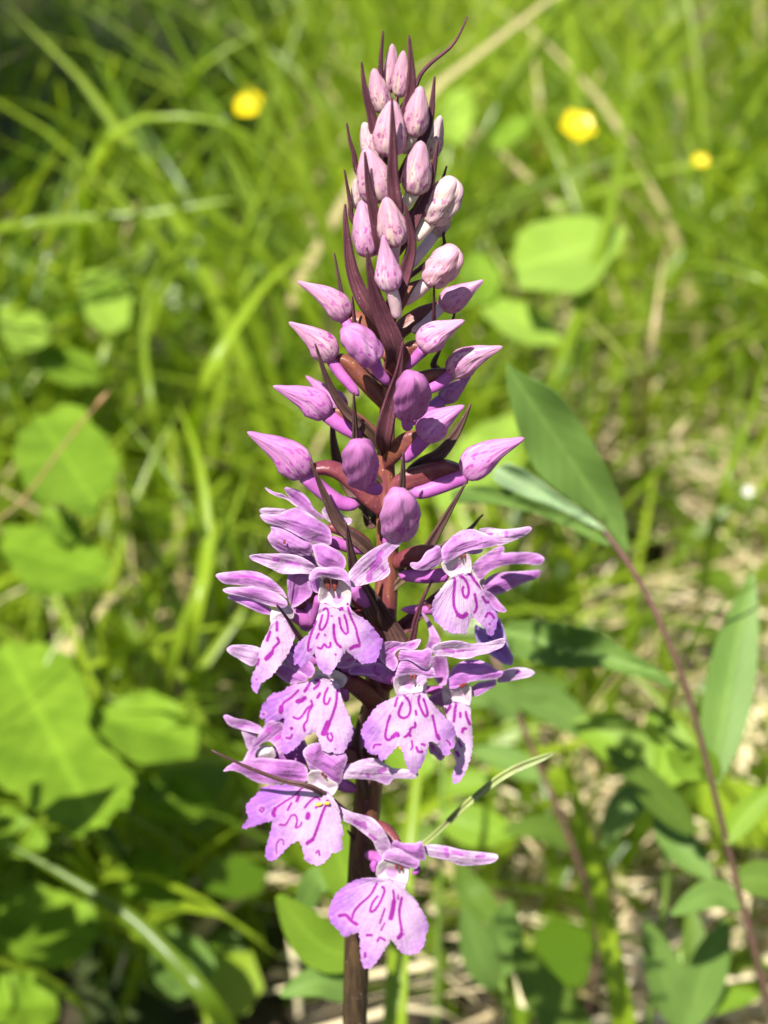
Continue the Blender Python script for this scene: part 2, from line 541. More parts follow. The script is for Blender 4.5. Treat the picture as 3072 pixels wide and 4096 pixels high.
def strap(name, pts, hw, mat, parent, keel=0.25, rings=14, across=5, shape='lance', nh=None, thick=0.0003, wave=0.0, seed=1, extra=None, origin=None, twist=0.0):
    """thin leaf along world points, hw = greatest half width in metres; folded along the midrib"""
    c = catmull(pts, rings)
    ts = np.linspace(0, 1, rings)
    tan = np.gradient(c, axis=0)
    tan /= np.linalg.norm(tan, axis=1)[:, None] + 1e-12
    nh = np.array(nh if nh is not None else N_AX)
    rs = random.Random(seed)
    ph = rs.random() * 6.28
    verts, ac, al, va = [], [], [], []
    for i, t in enumerate(ts):
        if shape == 'lance':       # bract: broad low, long fine tip
            w = (0.34 + 0.66 * math.sin(math.pi * min(1, t / 0.42) * 0.5)) * (1 - max(0, (t - 0.30) / 0.70) ** 1.25) + 0.045
        elif shape == 'oval':
            w = math.sin(math.pi * (0.04 + 0.94 * t) ** 0.85) ** 0.8 + 0.02
        elif shape == 'blunt':     # widens to a rounded end
            w = (0.40 + 0.60 * min(1, t / 0.75)) * math.sqrt(max(0.04, 1 - max(0, (t - 0.88) / 0.12) ** 2))
        elif shape == 'ovate':
            w = (math.sin(math.pi * min(1, 0.03 + 0.96 * t) ** 0.65)) ** 0.85 + 0.01
        elif shape == 'grass':
            w = min(1, 0.55 + 1.2 * t) * (1 - max(0, (t - 0.45) / 0.55) ** 1.8) + 0.02
        else:
            w = 1.0
        lat = np.cross(tan[i], nh)
        lat /= np.linalg.norm(lat) + 1e-12
        nor = np.cross(lat, tan[i])
        if twist:
            ca, sa = math.cos(twist * t), math.sin(twist * t)
            lat, nor = lat * ca + nor * sa, nor * ca - lat * sa
        for j in range(across):
            s = 2 * j / (across - 1) - 1
            tooth = 1 + (wave * (((i % 2) * 2 - 1) if abs(s) > 0.99 else 0))
            rip = 0.12 * math.sin(7 * t + ph + s)
            verts.append(c[i] + lat * s * w * hw * tooth + nor * hw * w * (keel * (abs(s) ** 1.3 - 0.4) + rip * 0.3))
            ac.append(abs(s))
            al.append(t)
            va.append(0.5)
    faces = []
    for i in range(rings - 1):
        for j in range(across - 1):
            a = i * across + j
            faces.append((a, a + 1, a + across + 1, a + across))
    at = {'across': ac, 'along': al, 'var': [rs.random()] * len(ac), 'dry': [0.0] * len(ac)}
    if extra:
        at.update({k: [v] * len(ac) for k, v in extra.items()})
    return link(name, verts, faces, mat, parent, at, thick, origin=origin)


def chaikin(p):
    out = []
    n = len(p)
    for i in range(n):
        a, b = np.array(p[i]), np.array(p[(i + 1) % n])
        out.append(a * 0.8 + b * 0.2)
        out.append(a * 0.2 + b * 0.8)
    return out


def seg_dist(P, poly, closed=False):
    """distance of points P (m,2) from a polyline"""
    q = np.asarray(poly, dtype=float)
    if len(q) == 1:
        return np.linalg.norm(P - q[0], axis=1)
    if closed:
        q = np.vstack([q, q[:1]])
    best = np.full(len(P), 1e9)
    for a, b in zip(q[:-1], q[1:]):
        ab = b - a
        t = np.clip(((P - a) @ ab) / max(ab @ ab, 1e-9), 0, 1)
        best = np.minimum(best, np.linalg.norm(P - (a + t[:, None] * ab), axis=1))
    return best


def inside(P, poly):
    x, y = P[:, 0], P[:, 1]
    c = np.zeros(len(P), bool)
    n = len(poly)
    for i in range(n):
        x1, y1 = poly[i]
        x2, y2 = poly[(i + 1) % n]
        cond = ((y1 > y) != (y2 > y)) & (x < (x2 - x1) * (y - y1) / (y2 - y1 + 1e-12) + x1)
        c ^= cond
    return c


def sheet(name, outline, mat, parent, n0, c=None, gx=0.0, gy=0.0, kx=0.0, ky=0.0, dome=0.0, dw=40.0, ripple=0.25, g=7.0,
          strokes=(), thick=0.00013, seed=1, sm=1, edge_curl=0.0, vmax=None, cren=0.0):
    """petal with a traced rim: n0 its distance (mm) in front of the stem at c, gx/gy slopes (mm per 100 px), kx/ky curvature,
    dome = how far (mm) the middle stands proud of the rim"""
    poly = [np.array(p) for p in outline]
    for _ in range(sm):
        poly = chaikin(poly)
    poly = np.array(poly)
    # resample the rim
    cl = np.vstack([poly, poly[:1]])
    seg = np.linalg.norm(np.diff(cl, axis=0), axis=1)
    cum = np.concatenate([[0], np.cumsum(seg)])
    nb = max(12, int(cum[-1] / g))
    s = np.linspace(0, cum[-1], nb, endpoint=False)
    rim = np.stack([np.interp(s, cum, cl[:, 0]), np.interp(s, cum, cl[:, 1])], 1)
    if cren:
        tn = np.roll(rim, -1, 0) - np.roll(rim, 1, 0)
        nr = np.stack([tn[:, 1], -tn[:, 0]], 1) / (np.linalg.norm(tn, axis=1)[:, None] + 1e-9)
        far = np.clip((np.linalg.norm(rim - np.array(c), axis=1) - 60) / 80, 0, 1)
        rr = random.Random(seed + 5)
        wv = sum(a * np.sin(2 * math.pi * s / l + rr.random() * 6) for a, l in ((1.0, 31.0), (0.8, 19.0), (0.5, 13.0)))
        rim = rim + nr * (wv * far * cren)[:, None]
    lo, hi = rim.min(0), rim.max(0)
    gxs = np.arange(lo[0], hi[0], g)
    gys = np.arange(lo[1], hi[1], g * 0.87)
    X, Y = np.meshgrid(gxs, gys)
    X = X + (np.arange(len(gys)) % 2)[:, None] * g * 0.5
    pts = np.stack([X.ravel(), Y.ravel()], 1)
    pts = pts[inside(pts, rim)]
    if len(pts):
        pts = pts[seg_dist(pts, rim, True) > g * 0.55]
    allp = np.vstack([rim, pts]) if len(pts) else rim
    vs, _, fs, *_ = delaunay_2d_cdt([Vector(p) for p in allp], [(i, (i + 1) % nb) for i in range(nb)], [], 1, 1e-3)
    P = np.array([(v[0], v[1]) for v in vs])
    ed = seg_dist(P, rim, True)
    cc = np.array(c if c is not None else P.mean(0))
    D = (P - cc) / 100.0
    rng = random.Random(seed)
    f1, f2, p1, p2 = rng.uniform(1.2, 2.4), rng.uniform(1.2, 2.4), rng.random() * 6, rng.random() * 6
    n = n0 + gx * D[:, 0] + gy * D[:, 1] + kx * D[:, 0] ** 2 + ky * D[:, 1] ** 2
    u = np.clip(ed / dw, 0, 1)
    n = n + dome * u ** 1.2
    n = n + ripple * np.sin(f1 * D[:, 0] * 2 + p1) * np.sin(f2 * D[:, 1] * 2 + p2)
    if edge_curl:
        ang = np.arctan2(D[:, 1], D[:, 0])
        n = n + edge_curl * np.exp(-ed / 14.0) * np.sin(ang * 9 + p1)
    if vmax is not None:
        n = np.minimum(n, vmax)
    verts = [W(P[i, 0], P[i, 1], n[i]) for i in range(len(P))]
    mk = np.full(len(P), 50.0)
    for st in strokes:
        line, w = st
        mk = np.minimum(mk, seg_dist(P, line) - w)
    rad = np.linalg.norm(D, axis=1)
    rad = rad / max(rad.max(), 1e-6)
    faces = [tuple(reversed(f)) for f in fs]
    q = rim - rim.mean(0)
    _, _, ax = np.linalg.svd(q, full_matrices=False)
    pc = (P - rim.mean(0)) @ ax.T / 30.0
    ang = np.arctan2(D[:, 0], D[:, 1] + 0.3)
    return link(name, verts, faces, mat, parent, {'mark': mk, 'edge': ed, 'rad': rad, 'pa': pc[:, 0], 'pb': pc[:, 1], 'ang': ang, 'seed': [seed * 0.7] * len(P)}, thick)


def bg_sheet(name, outline, mat, parent, d0, gx=0.0, gy=0.0, fold=0.004, thick=0.0003, seed=1, g=9.0, teeth=0.0):
    """leaf with a traced outline (pixels of the photograph) at depth d0, sloping gx / gy metres of depth per 100 px of a 1659-wide copy"""
    poly = np.array(chaikin([np.array(q) for q in outline])) * 0.54004
    cl = np.vstack([poly, poly[:1]])
    seg = np.linalg.norm(np.diff(cl, axis=0), axis=1)
    cum = np.concatenate([[0], np.cumsum(seg)])
    nb = max(16, int(cum[-1] / g))
    s = np.linspace(0, cum[-1], nb, endpoint=False)
    rim = np.stack([np.interp(s, cum, cl[:, 0]), np.interp(s, cum, cl[:, 1])], 1)
    if teeth:
        mm = rim.mean(0)
        rim = mm + (rim - mm) * (1 + teeth * (((np.arange(nb) % 3) - 1) * 0.5 + 0.8 * np.sin(np.arange(nb) * 0.9 + seed)))[:, None]
    X, Y = np.meshgrid(np.arange(rim[:, 0].min(), rim[:, 0].max(), g), np.arange(rim[:, 1].min(), rim[:, 1].max(), g))
    pts = np.stack([X.ravel(), Y.ravel()], 1)
    pts = pts[inside(pts, rim)]
    if len(pts):
        pts = pts[seg_dist(pts, rim, True) > g * 0.5]
    allp = np.vstack([rim, pts]) if len(pts) else rim
    vs, _, fs, *_ = delaunay_2d_cdt([Vector(q) for q in allp], [(i, (i + 1) % nb) for i in range(nb)], [], 1, 1e-3)
    P = np.array([(q[0], q[1]) for q in vs])
    m = rim.mean(0)
    _, _, ax = np.linalg.svd(rim - m, full_matrices=False)
    pc = (P - m) @ ax.T
    pc /= np.abs(pc).max(0)
    D = (P - m) / 100.0
    dep = d0 + gx * D[:, 0] + gy * D[:, 1] - fold * np.abs(pc[:, 1]) ** 1.3 + fold * 0.35 * np.sin(pc[:, 0] * 7 + seed) * np.abs(pc[:, 1])
    verts = [G(P[i, 0], P[i, 1], dep[i]) for i in range(len(P))]
    faces = [tuple(reversed(f)) for f in fs]
    n = len(P)
    return link(name, verts, faces, mat, parent, {'across': np.abs(pc[:, 1]), 'along': (pc[:, 0] + 1) / 2, 'var': [0.6] * n, 'dry': [0.0] * n}, thick)


# ------------------------------------------------------------------ the ground
def ground():
    xs = np.concatenate([np.linspace(-60, -2, 12), np.linspace(-1.6, 1.6, 65), np.linspace(2, 60, 12)])
    ys = np.concatenate([np.linspace(-60, -1, 12), np.linspace(-0.6, 3.0, 73), np.linspace(3.5, 120, 16)])
    X, Y = np.meshgrid(xs, ys)
    Z = 0.012 * np.sin(X * 9.1 + 1) * np.cos(Y * 7.3) + 0.008 * np.sin(X * 23 + Y * 17) - 0.012
    V = np.stack([X.ravel(), Y.ravel(), Z.ravel()], 1)
    nx = len(xs)
    F = [(j * nx + i, j * nx + i + 1, (j + 1) * nx + i + 1, (j + 1) * nx + i) for j in range(len(ys) - 1) for i in range(nx - 1)]
    tag(link('ground', V, F, 'ground'), kind='structure')


ground()

# ------------------------------------------------------------------ the orchid
# the stem, traced in the whole photograph: x, y, half width
ST = [(765, 2212, 32), (768, 2100, 31), (775, 1950, 29), (785, 1800, 27), (800, 1650, 28), (812, 1500, 28), (828, 1350, 30), (836, 1200, 32),
      (832, 1050, 33), (835, 900, 33), (843, 750, 29), (848, 650, 25), (850, 500, 19), (852, 350, 10), (858, 220, 6), (860, 150, 3)]
K = 3072.0 / 1659.0
stem_w = [W(x * K, y * K, 0.0) for x, y, r in ST]
stem_r = [r * K * mpp(p) for (x, y, r), p in zip(ST, stem_w)]
down = (stem_w[0] - stem_w[3]).normalized()
drop = []
while (stem_w[0] + down * 0.03 * (len(drop) + 1)).z > 0.0:
    drop.append(stem_w[0] + down * 0.03 * (len(drop) + 1))
last = stem_w[0] + down * (stem_w[0].z / -down.z + 0.005)
low_pts = [last] + drop[::-1]
BASE = Vector((last.x, last.y, 0.0))
orchid = thing('orchid', BASE, 'tall spotted orchid with a spike of lilac flowers and pink buds on a dark stem', 'orchid')
sweep('stem', low_pts + stem_w, [stem_r[0] * 1.15] * len(low_pts) + stem_r, 'stem', orchid, 18, 60, 0.05, seed=0.3)


def stem_at(y):
    """where the stem is (photograph pixels) at height y (photograph pixels)"""
    ys = [q[1] * K for q in ST][::-1]
    xs = [q[0] * K for q in ST][::-1]
    return float(np.interp(y, ys, xs))


def tube(name, crop, xy, n, hw, mat, parent, a=0.1, b=0.2, segs=12, rings=14, ridges=0.0, seed=0.5, flat=1.0):
    """tube through crop points; n list of mm in front of the stem, hw half widths in crop pixels"""
    pts = S(crop, *xy)
    s = CROPS[crop][2]
    ns = np.interp(np.linspace(0, 1, len(pts)), np.linspace(0, 1, len(n)), n)
    w = [W(p[0], p[1], k) for p, k in zip(pts, ns)]
    rad = [h / s * mpp(w[len(w) // 2]) for h in hw]
    return sweep(name, w, round_ends(rad, a, b), mat, parent, segs, rings, ridges, flat, seed)


def bud_profile(hw, kind):
    def f(t):
        if kind == 'round':
            a = min(1, t / 0.45)
            r = 0.62 + 0.38 * math.sin(a * math.pi / 2) if t < 0.45 else 1.0
            if t < 0.10:
                r *= math.sqrt(max(0.05, 1 - (1 - t / 0.10) ** 2))
            if t > 0.5:
                s = (t - 0.5) / 0.5
                r *= math.sqrt(max(0.004, 1 - s ** 2.6))
            return hw * r
        pk = 0.32
        if t < pk:
            u = t / pk
            r = 0.52 + 0.48 * math.sin(u * math.pi / 2) ** 0.8
            if u < 0.35:
                r *= math.sqrt(max(0.08, 1 - (1 - u / 0.35) ** 2))
        else:
            u = (t - pk) / (1 - pk)
            if kind == 'beak':
                r = 1 - 1.05 * u + 0.16 * u * u + 0.10 * math.sin(math.pi * u) * (1 - u)
            else:
                r = (1 - u ** 1.9) * 0.82 + 0.18
            if u > 0.90:
                r *= math.sqrt(max(0.02, 1 - ((u - 0.90) / 0.10) ** 2))
        return hw * max(r, 0.02)
    return f


BUDN = [0]


def bud(crop, bx, by, tx, ty, hw, n, mat, kind=None, spur=None, spur_mat='spur', ovary=None, bend=0.0, flat=0.92, ovary_mat='ovary'):
    """bud from base to tip (crop pixels), hw half width; spur / ovary: (x, y, x, y ..., half width) in the same crop"""
    BUDN[0] += 1
    s = CROPS[crop][2]
    kind = kind or ('blunt' if crop == 'T' else 'beak')
    n0, n1 = n if isinstance(n, tuple) else (n, n + 1.0)
    b, t = S(crop, bx, by, tx, ty)
    mid = ((b[0] + t[0]) / 2, (b[1] + t[1]) / 2)
    L = math.hypot(t[0] - b[0], t[1] - b[1])
    per = (-(t[1] - b[1]) / L, (t[0] - b[0]) / L)
    if per[1] > 0:
        per = (-per[0], -per[1])                     # the back of the bud bulges upwards
    m1 = (b[0] + (t[0] - b[0]) * 0.42 + per[0] * L * bend, b[1] + (t[1] - b[1]) * 0.42 + per[1] * L * bend)
    pts = [W(b[0], b[1], n0), W(m1[0], m1[1], n0 * 0.58 + n1 * 0.42), W(t[0], t[1], n1)]
    o = sweep('bud', pts, bud_profile(hw * (1.20 if crop == 'T' else 1.06) / s * mpp(pts[1]), kind), mat, orchid, 36, 26, 0.05, flat, seed=BUDN[0] * 0.37, lumps=0.10 if kind == 'round' else 0.05, seams=0.24 if kind == 'round' else 0.16)
    if spur:
        xy, w = spur[:-1], spur[-1]
        x0, y0 = bx + (tx - bx) * 0.08, by + (ty - by) * 0.08
        tube('spur', crop, (x0, y0) + tuple(xy), [n0, max(n0 - 1.5, 1.0)], [w * 1.05, w, w * 0.8], spur_mat, o, 0.05, 0.2, seed=BUDN[0] * .11)
    if ovary:
        xy, w = ovary[:-1], ovary[-1]
        q = [S(crop, bx + (tx - bx) * 0.06, by + (ty - by) * 0.06)[0]] + S(crop, *xy)
        wl = [W(v[0], v[1], n0 - 0.6 - (n0 * 0.6 - 0.9) * k / len(q)) for k, v in enumerate(q)]
        ey = q[-1][1] + 45 + 0.35 * abs(stem_at(q[-1][1]) - q[-1][0])
        wl.append(W(stem_at(ey), ey, 0.4))
        rr = w / s * mpp(wl[0])
        sweep('ovary', wl, [rr * 0.66, rr * 1.05, rr * 1.2, rr * 1.1, rr * 0.8], ovary_mat, o, 20, 22, 0.13, seed=BUDN[0] * .17, turn=2.6)
    return o


# upper, tightly packed buds
bud('T', 750, 770, 765, 362, 62, 0.0, 'bud_pale')
bud('T', 828, 810, 858, 418, 64, 1.5, 'bud_pale')
bud('T', 690, 940, 612, 565, 78, 1.0, 'bud_pale')
bud('T', 740, 1300, 770, 825, 120, 4.0, 'bud_pale')
bud('T', 940, 1140, 1000, 712, 92, 2.5, 'bud_pale', spur=(900, 1200, 850, 1270, 44), spur_mat='spur_cream')
bud('T', 1080, 1320, 1165, 955, 66, -3.5, 'bud_cream')
bud('T', 640, 1360, 528, 1012, 88, 1.0, 'bud_cream')
bud('T', 670, 1680, 545, 1225, 125, 4.0, 'bud_pale')
bud('T', 945, 1620, 1003, 1165, 108, 3.5, 'bud_pale', spur=(880, 1680, 815, 1770, 55), spur_mat='spur_cream')
bud('T', 485, 1735, 462, 1480, 50, -1.5, 'bud_cream')
bud('T', 1070, 1850, 1290, 1475, 118, 1.0, 'bud_cream', 'round', spur=(1010, 1910, 945, 1990, 62), spur_mat='spur_cream')
bud('T', 580, 2130, 515, 1655, 112, 3.5, 'bud_pink')
bud('T', 800, 2050, 712, 1632, 106, 6.0, 'bud_pale', spur=(780, 2110, 790, 2200, 45), spur_mat='spur_pale')
bud('M', 815, 355, 772, 55, 70, 8.0, 'bud_pink', spur=(835, 410, 850, 500, 34), spur_mat='spur_pale')
bud('M', 1040, 60, 1120, -60, 40, -5.0, 'bud_cream', 'round', spur=(985, 130, 912, 232, 30), spur_mat='spur_pale')
# the looser ones below
bud('M', 1005, 310, 1170, 120, 82, 3.0, 'bud_dusky', 'round', spur=(950, 360, 872, 418, 34), spur_mat='spur_pale', ovary=(920, 340, 860, 430, 26))
bud('M', 1075, 435, 1306, 292, 68, -4.0, 'bud_pink', spur=(1000, 520, 925, 570, 28), spur_mat='spur_pale', ovary=(960, 490, 850, 580, 40))
bud('M', 580, 500, 318, 298, 68, (-1.0, 1.0), 'bud_pink', bend=0.085, ovary=(660, 510, 755, 625, 38), spur=(600, 560, 640, 600, 28))
bud('M', 505, 715, 272, 515, 74, (0.5, 2.5), 'bud_pink', bend=0.085, spur=(540, 780, 590, 840, 645, 908, 30), ovary=(600, 740, 730, 890, 40))
bud('M', 735, 725, 568, 543, 82, (7.0, 9.0), 'bud_mauve', 'round', spur=(750, 780, 803, 842, 32))
bud('M', 975, 660, 1206, 506, 78, (3.5, 4.5), 'bud_pink', bend=0.085, spur=(930, 720, 890, 755, 30), ovary=(930, 650, 870, 710, 40))
bud('M', 1125, 790, 1408, 645, 76, (-1.0, 1.0), 'bud_pink', bend=0.085, spur=(1060, 850, 1000, 880, 32), ovary=(1040, 800, 950, 830, 880, 850, 42))
bud('M', 1080, 935, 1240, 800, 52, -6.0, 'bud_mauve', spur=(1000, 1000, 930, 1050, 36))
bud('M', 905, 1020, 935, 792, 92, (8.0, 15.0), 'bud_deep', 'round', spur=(902, 1050, 905, 1082, 34), flat=0.8)
bud('M', 485, 1010, 187, 855, 78, (0.5, 2.5), 'bud_mauve', bend=0.085, spur=(560, 1070, 665, 1130, 40), ovary=(590, 1010, 725, 1115, 36))
bud('M', 570, 990, 362, 800, 58, -7.0, 'bud_mauve')
bud('M', 985, 1140, 1205, 958, 82, (4.0, 5.5), 'bud_mauve', bend=0.085, spur=(930, 1200, 870, 1250, 40), ovary=(920, 1130, 850, 1190, 40))
bud('M', 365, 1330, 52, 1098, 92, (2.0, 4.5), 'bud_mauve', bend=0.085, spur=(450, 1410, 550, 1475, 650, 1488, 44), ovary=(470, 1290, 580, 1340, 690, 1450, 40), ovary_mat='ovary_dark')
bud('M', 660, 1380, 645, 1150, 92, (9.0, 15.5), 'bud_deep', 'round', spur=(715, 1395, 765, 1408, 38), flat=0.8)
bud('M', 1205, 1335, 1524, 1130, 88, (0.5, 3.0), 'bud_mauve', bend=0.085, spur=(1080, 1380, 980, 1415, 912, 1418, 46), ovary=(1100, 1290, 980, 1320, 880, 1360, 46), ovary_mat='ovary_dark')
bud('P', 905, 292, 915, 72, 84, (10.0, 16.0), 'bud_mauve', 'round', spur=(870, 300, 850, 300, 34), flat=0.8)


def bract(crop, xy, n, hw, mat='bract', keel=0.55, nh=None, thick=0.00035, shape='lance'):
    """leafy bract from base to tip"""
    pts = S(crop, *xy)
    s = CROPS[crop][2]
    ns = np.interp(np.linspace(0, 1, len(pts)), np.linspace(0, 1, len(n)), n)
    w = [W(p[0], p[1], k) for p, k in zip(pts, ns)]
    y0 = min(pts[0][1] + 70, 3900)
    dx = stem_at(y0) - pts[0][0]
    y0 = y0 + min(abs(dx), 160) * 0.5
    w = [W(stem_at(y0), y0, 0.8 if ns[0] > -2 else -0.8)] + w
    BUDN[0] += 1
    return strap('bract', w, hw * 0.68 / s * mpp(w[len(w) // 2]), mat, orchid, keel, 24, 7, shape, nh, thick, seed=BUDN[0])


bract('T', (790, 900, 690, 760, 668, 560, 690, 255), [1.0, 2.5], 36)
bract('T', (840, 1060, 900, 860, 925, 640, 903, 295), [2.5, 4.0], 72)
bract('T', (955, 720, 1000, 620, 1090, 520, 1250, 390, 1330, 270, 1388, 138), [-3.0, -4.0], 17, nh=None)
bract('T', (640, 1190, 595, 960, 540, 760, 510, 515), [2.0, 3.0], 62)
bract('T', (800, 1740, 770, 1480, 772, 1200, 762, 812), [6.0, 8.5], 80)
bract('T', (900, 1350, 1020, 1150, 1085, 950, 1116, 632), [2.0, 1.0], 62)
bract('T', (500, 1460, 445, 1270, 410, 1150, 388, 1022), [0.5, 1.0], 36)
bract('T', (455, 1850, 420, 1690, 390, 1540, 368, 1408), [0.5, 1.0], 32)
bract('T', (690, 2080, 620, 1790, 570, 1540, 537, 1262), [5.0, 8.0], 82)
bract('T', (880, 1960, 990, 1720, 1080, 1520, 1146, 1165), [2.0, 3.0], 75)
bract('T', (1140, 1580, 1185, 1480, 1216, 1378), [-6.0, -6.0], 34)
bract('T', (1160, 2090, 1190, 1950, 1202, 1820), [-4.0, -4.0], 24)
bract('M', (700, 440, 640, 330, 600, 200, 575, 0, 572, -110), [4.0, 4.0], 60)
bract('M', (835, 660, 770, 480, 720, 330, 686, 122), [5.0, 9.0], 78)
bract('M', (830, 420, 900, 220, 925, 80, 890, -110), [5.0, 7.0], 62)
bract('M', (640, 700, 565, 420, 535, 270, 514, 150), [-5.0, -5.0], 28, 'bract_brown')
bract('M', (640, 690, 625, 560, 610, 380), [1.0, 2.0], 24)
bract('M', (1030, 640, 1042, 480, 1043, 318), [-1.0, 4.0], 18)
bract('M', (1100, 560, 1160, 452), [-6.0, -6.0], 20)
bract('M', (700, 1100, 570, 980, 480, 830, 412, 632), [3.0, 7.0], 40, 'bract_brown')
bract('M', (775, 1120, 820, 920, 858, 780, 880, 622), [5.0, 9.0], 66)
bract('M', (640, 1220, 625, 1080, 617, 890), [3.0, 7.0], 30, 'bract_brown')
bract('M', (960, 1290, 1080, 1210, 1170, 1090, 1240, 950), [-1.0, -1.0], 62, 'bract_brown')
bract('M', (620, 1420, 540, 1280, 510, 1150, 500, 1000), [-6.0, -5.0], 58, 'bract_brown')
bract('M', (1060, 820, 1040, 740, 1080, 660), [-4.0, -4.0], 60, 'bract_brown')
bract('P', (760, 330, 640, 230, 570, 90, 505, -60), [4.0, 8.0], 44, 'bract_brown')
bract('P', (905, 180, 925, 50, 932, -105), [4.0, 8.0], 32, 'bract_brown')
bract('P', (1000, 400, 1080, 270, 1150, 150, 1218, 35), [1.0, 4.0], 36, 'bract_brown')
bract('P', (1180, 290, 1296, 182), [-6.0, -6.0], 30, 'bract_brown')
bract('P', (790, 640, 720, 480, 690, 350, 668, 220), [5.0, 12.5], 50, 'bract_brown')
bract('P', (950, 800, 990, 660, 1020, 570, 1062, 485), [3.0, 7.0], 24)
bract('P', (540, 830, 460, 750, 400, 660, 352, 596), [8.0, 16.5], 22)
bract('P', (760, 1420, 715, 1260, 742, 1060), [4.0, 5.0], 44, 'bract_brown')
bract('Q', (500, 430, 340, 385, 160, 318, -5, 240), [13.0, 17.0], 26, 'bract_brown')
bract('Q', (990, 690, 1210, 490, 1400, 345, 1618, 252), [0.0, -2.0], 27, 'bract_green', shape='blunt')
bract('P', (900, 800, 830, 640, 780, 540, 740, 470), [2.0, 4.5], 90, 'bract_brown')
bract('P', (880, 740, 990, 640, 1110, 530, 1180, 480), [1.0, 2.0], 52)
bract('P', (860, 110, 780, 230, 740, 120), [-2.0, -2.0], 40, 'bract_brown')
bract('Q', (760, 800, 700, 700, 640, 620), [0.0, 2.0], 40, 'bract_brown')


# ------------------------------------------------------------------ open flowers
def st(crop, lines, w=13):
    """pigment lines measured in a crop; a leading number sets the half width (crop pixels) of a line"""
    out = []
    s = CROPS[crop][2]
    for l in lines:
        ww = w
        if len(l) % 2:
            ww, l = l[0], l[1:]
        p = S(crop, *l)
        if len(p) > 2:
            p = catmull(p, len(p) * 3)
        out.append((np.array(p), ww / s * (1.18 if len(p) > 1 else 1.1)))
    return out


FN = [0]


def flower(crop, throat, n, label=None, c=None, depth=3.0, hole=None):
    """the white throat cup carries the rest of the flower"""
    FN[0] += 1
    o = sheet('flower', S(crop, *throat), 'throat', orchid, n + 0.3, None if c is None else S(crop, *c)[0], dome=-depth * 0.6, dw=34, g=5, ripple=0.05, seed=FN[0] * 31, thick=0.0002, strokes=st(crop, [(hole[2], hole[0], hole[1])]) if hole else ())
    if label:
        o['label'] = label
    return o


def lip(f, crop, outline, centre, n, lines, w=13, gx=0.0, gy=0.9, kx=-0.42, ky=-0.12, mat='lip', curl=0.25):
    return sheet('lip', S(crop, *outline), mat, f, n, S(crop, *centre)[0], gx, gy, kx, ky, 0.0, 30, 0.16, 4.6, st(crop, lines, w), seed=FN[0] * 17, edge_curl=curl, thick=0.00014, cren=1.6)


FLIP = random.Random(4)


def piece(f, name, crop, outline, mat, n, dome=1.5, dw=38, gx=0.0, gy=0.0, lines=(), w=12, ripple=0.45, kx=0, ky=0, seed=None, pts=None):
    FN[0] += 0
    return sheet(name, pts if pts is not None else S(crop, *outline), mat, f, n, None, gx, gy, kx, ky, dome * (0.5 if name == 'hood' else (0.4 if FLIP.random() > 0.4 else -0.45)), dw * 1.3, ripple, 6.0, st(crop, lines, w), seed=seed or (len(outline) * 7 + FN[0] * 13 + int(n * 10)))


# --- flower under the front-left bract: lip spread wide, throat open
f = flower('A', (500, 840, 540, 640, 640, 600, 760, 620, 880, 640, 960, 760, 985, 900, 955, 1060, 870, 1075, 740, 1085, 600, 1040, 490, 990), 11.5, depth=2.0, hole=(780, 950, 95))
lip(f, 'A', (520, 1000, 500, 1090, 470, 1240, 400, 1380, 330, 1480, 230, 1550, 150, 1640, 125, 1780, 130, 1915, 190, 1900, 240, 1960, 280, 1920, 320, 1855, 380, 1850, 420, 1770,
             440, 1715, 455, 1800, 480, 1920, 540, 2010, 620, 2065, 690, 2040, 740, 1950, 800, 1860, 850, 1760, 910, 1700, 1000, 1780, 1080, 1850, 1160, 1915, 1195, 1882, 1260, 1893,
             1320, 1880, 1370, 1820, 1400, 1700, 1445, 1560, 1400, 1500, 1340, 1420, 1260, 1310, 1180, 1240, 1090, 1200, 1020, 1150, 960, 1075, 930, 990, 860, 1060, 740, 1075, 620, 1010), (730, 1060), 12.2,
    [(570, 1100, 610, 1080, 640, 1130, 630, 1240, 590, 1350, 530, 1400, 510, 1350, 530, 1270, 555, 1180), (500, 1450, 465, 1520), (16, 690, 1195), (15, 590, 1470), (460, 1270, 400, 1420, 350, 1580, 345, 1700, 380, 1680),
     (490, 1660, 540, 1670, 580, 1610, 620, 1655, 670, 1640, 670, 1590), (17, 720, 1320, 725, 1450, 755, 1580, 820, 1650), (800, 1220, 820, 1350, 880, 1450, 925, 1440, 910, 1300, 875, 1180),
     (810, 1110, 830, 1070, 850, 1090), (930, 1080, 980, 1230, 1040, 1360, 1070, 1500, 1100, 1600), (22, 1090, 1630, 1020, 1640, 970, 1670), (14, 745, 1760), (8, 550, 1000, 620, 1005), (890, 985, 925, 1010)], 14)
piece(f, 'hood', 'A', (350, 665, 360, 590, 420, 500, 500, 465, 620, 480, 750, 465, 860, 495, 920, 555, 960, 680, 975, 790, 920, 720, 840, 655, 740, 645, 640, 615, 540, 600, 430, 650), 'hood', 13.2, 1.2, 22)
piece(f, 'hood', 'A', (400, 150, 440, 310, 490, 460, 560, 490, 700, 480, 870, 510, 905, 420, 880, 320, 800, 240, 700, 190, 560, 120, 430, 140), 'petal', 9.5, 2.0, 45, gy=1.2)
piece(f, 'petal', 'A', (350, 660, 385, 770, 430, 845, 515, 858, 530, 760, 545, 620, 430, 640), 'shade_petal', 11.6, 0.6, 25)
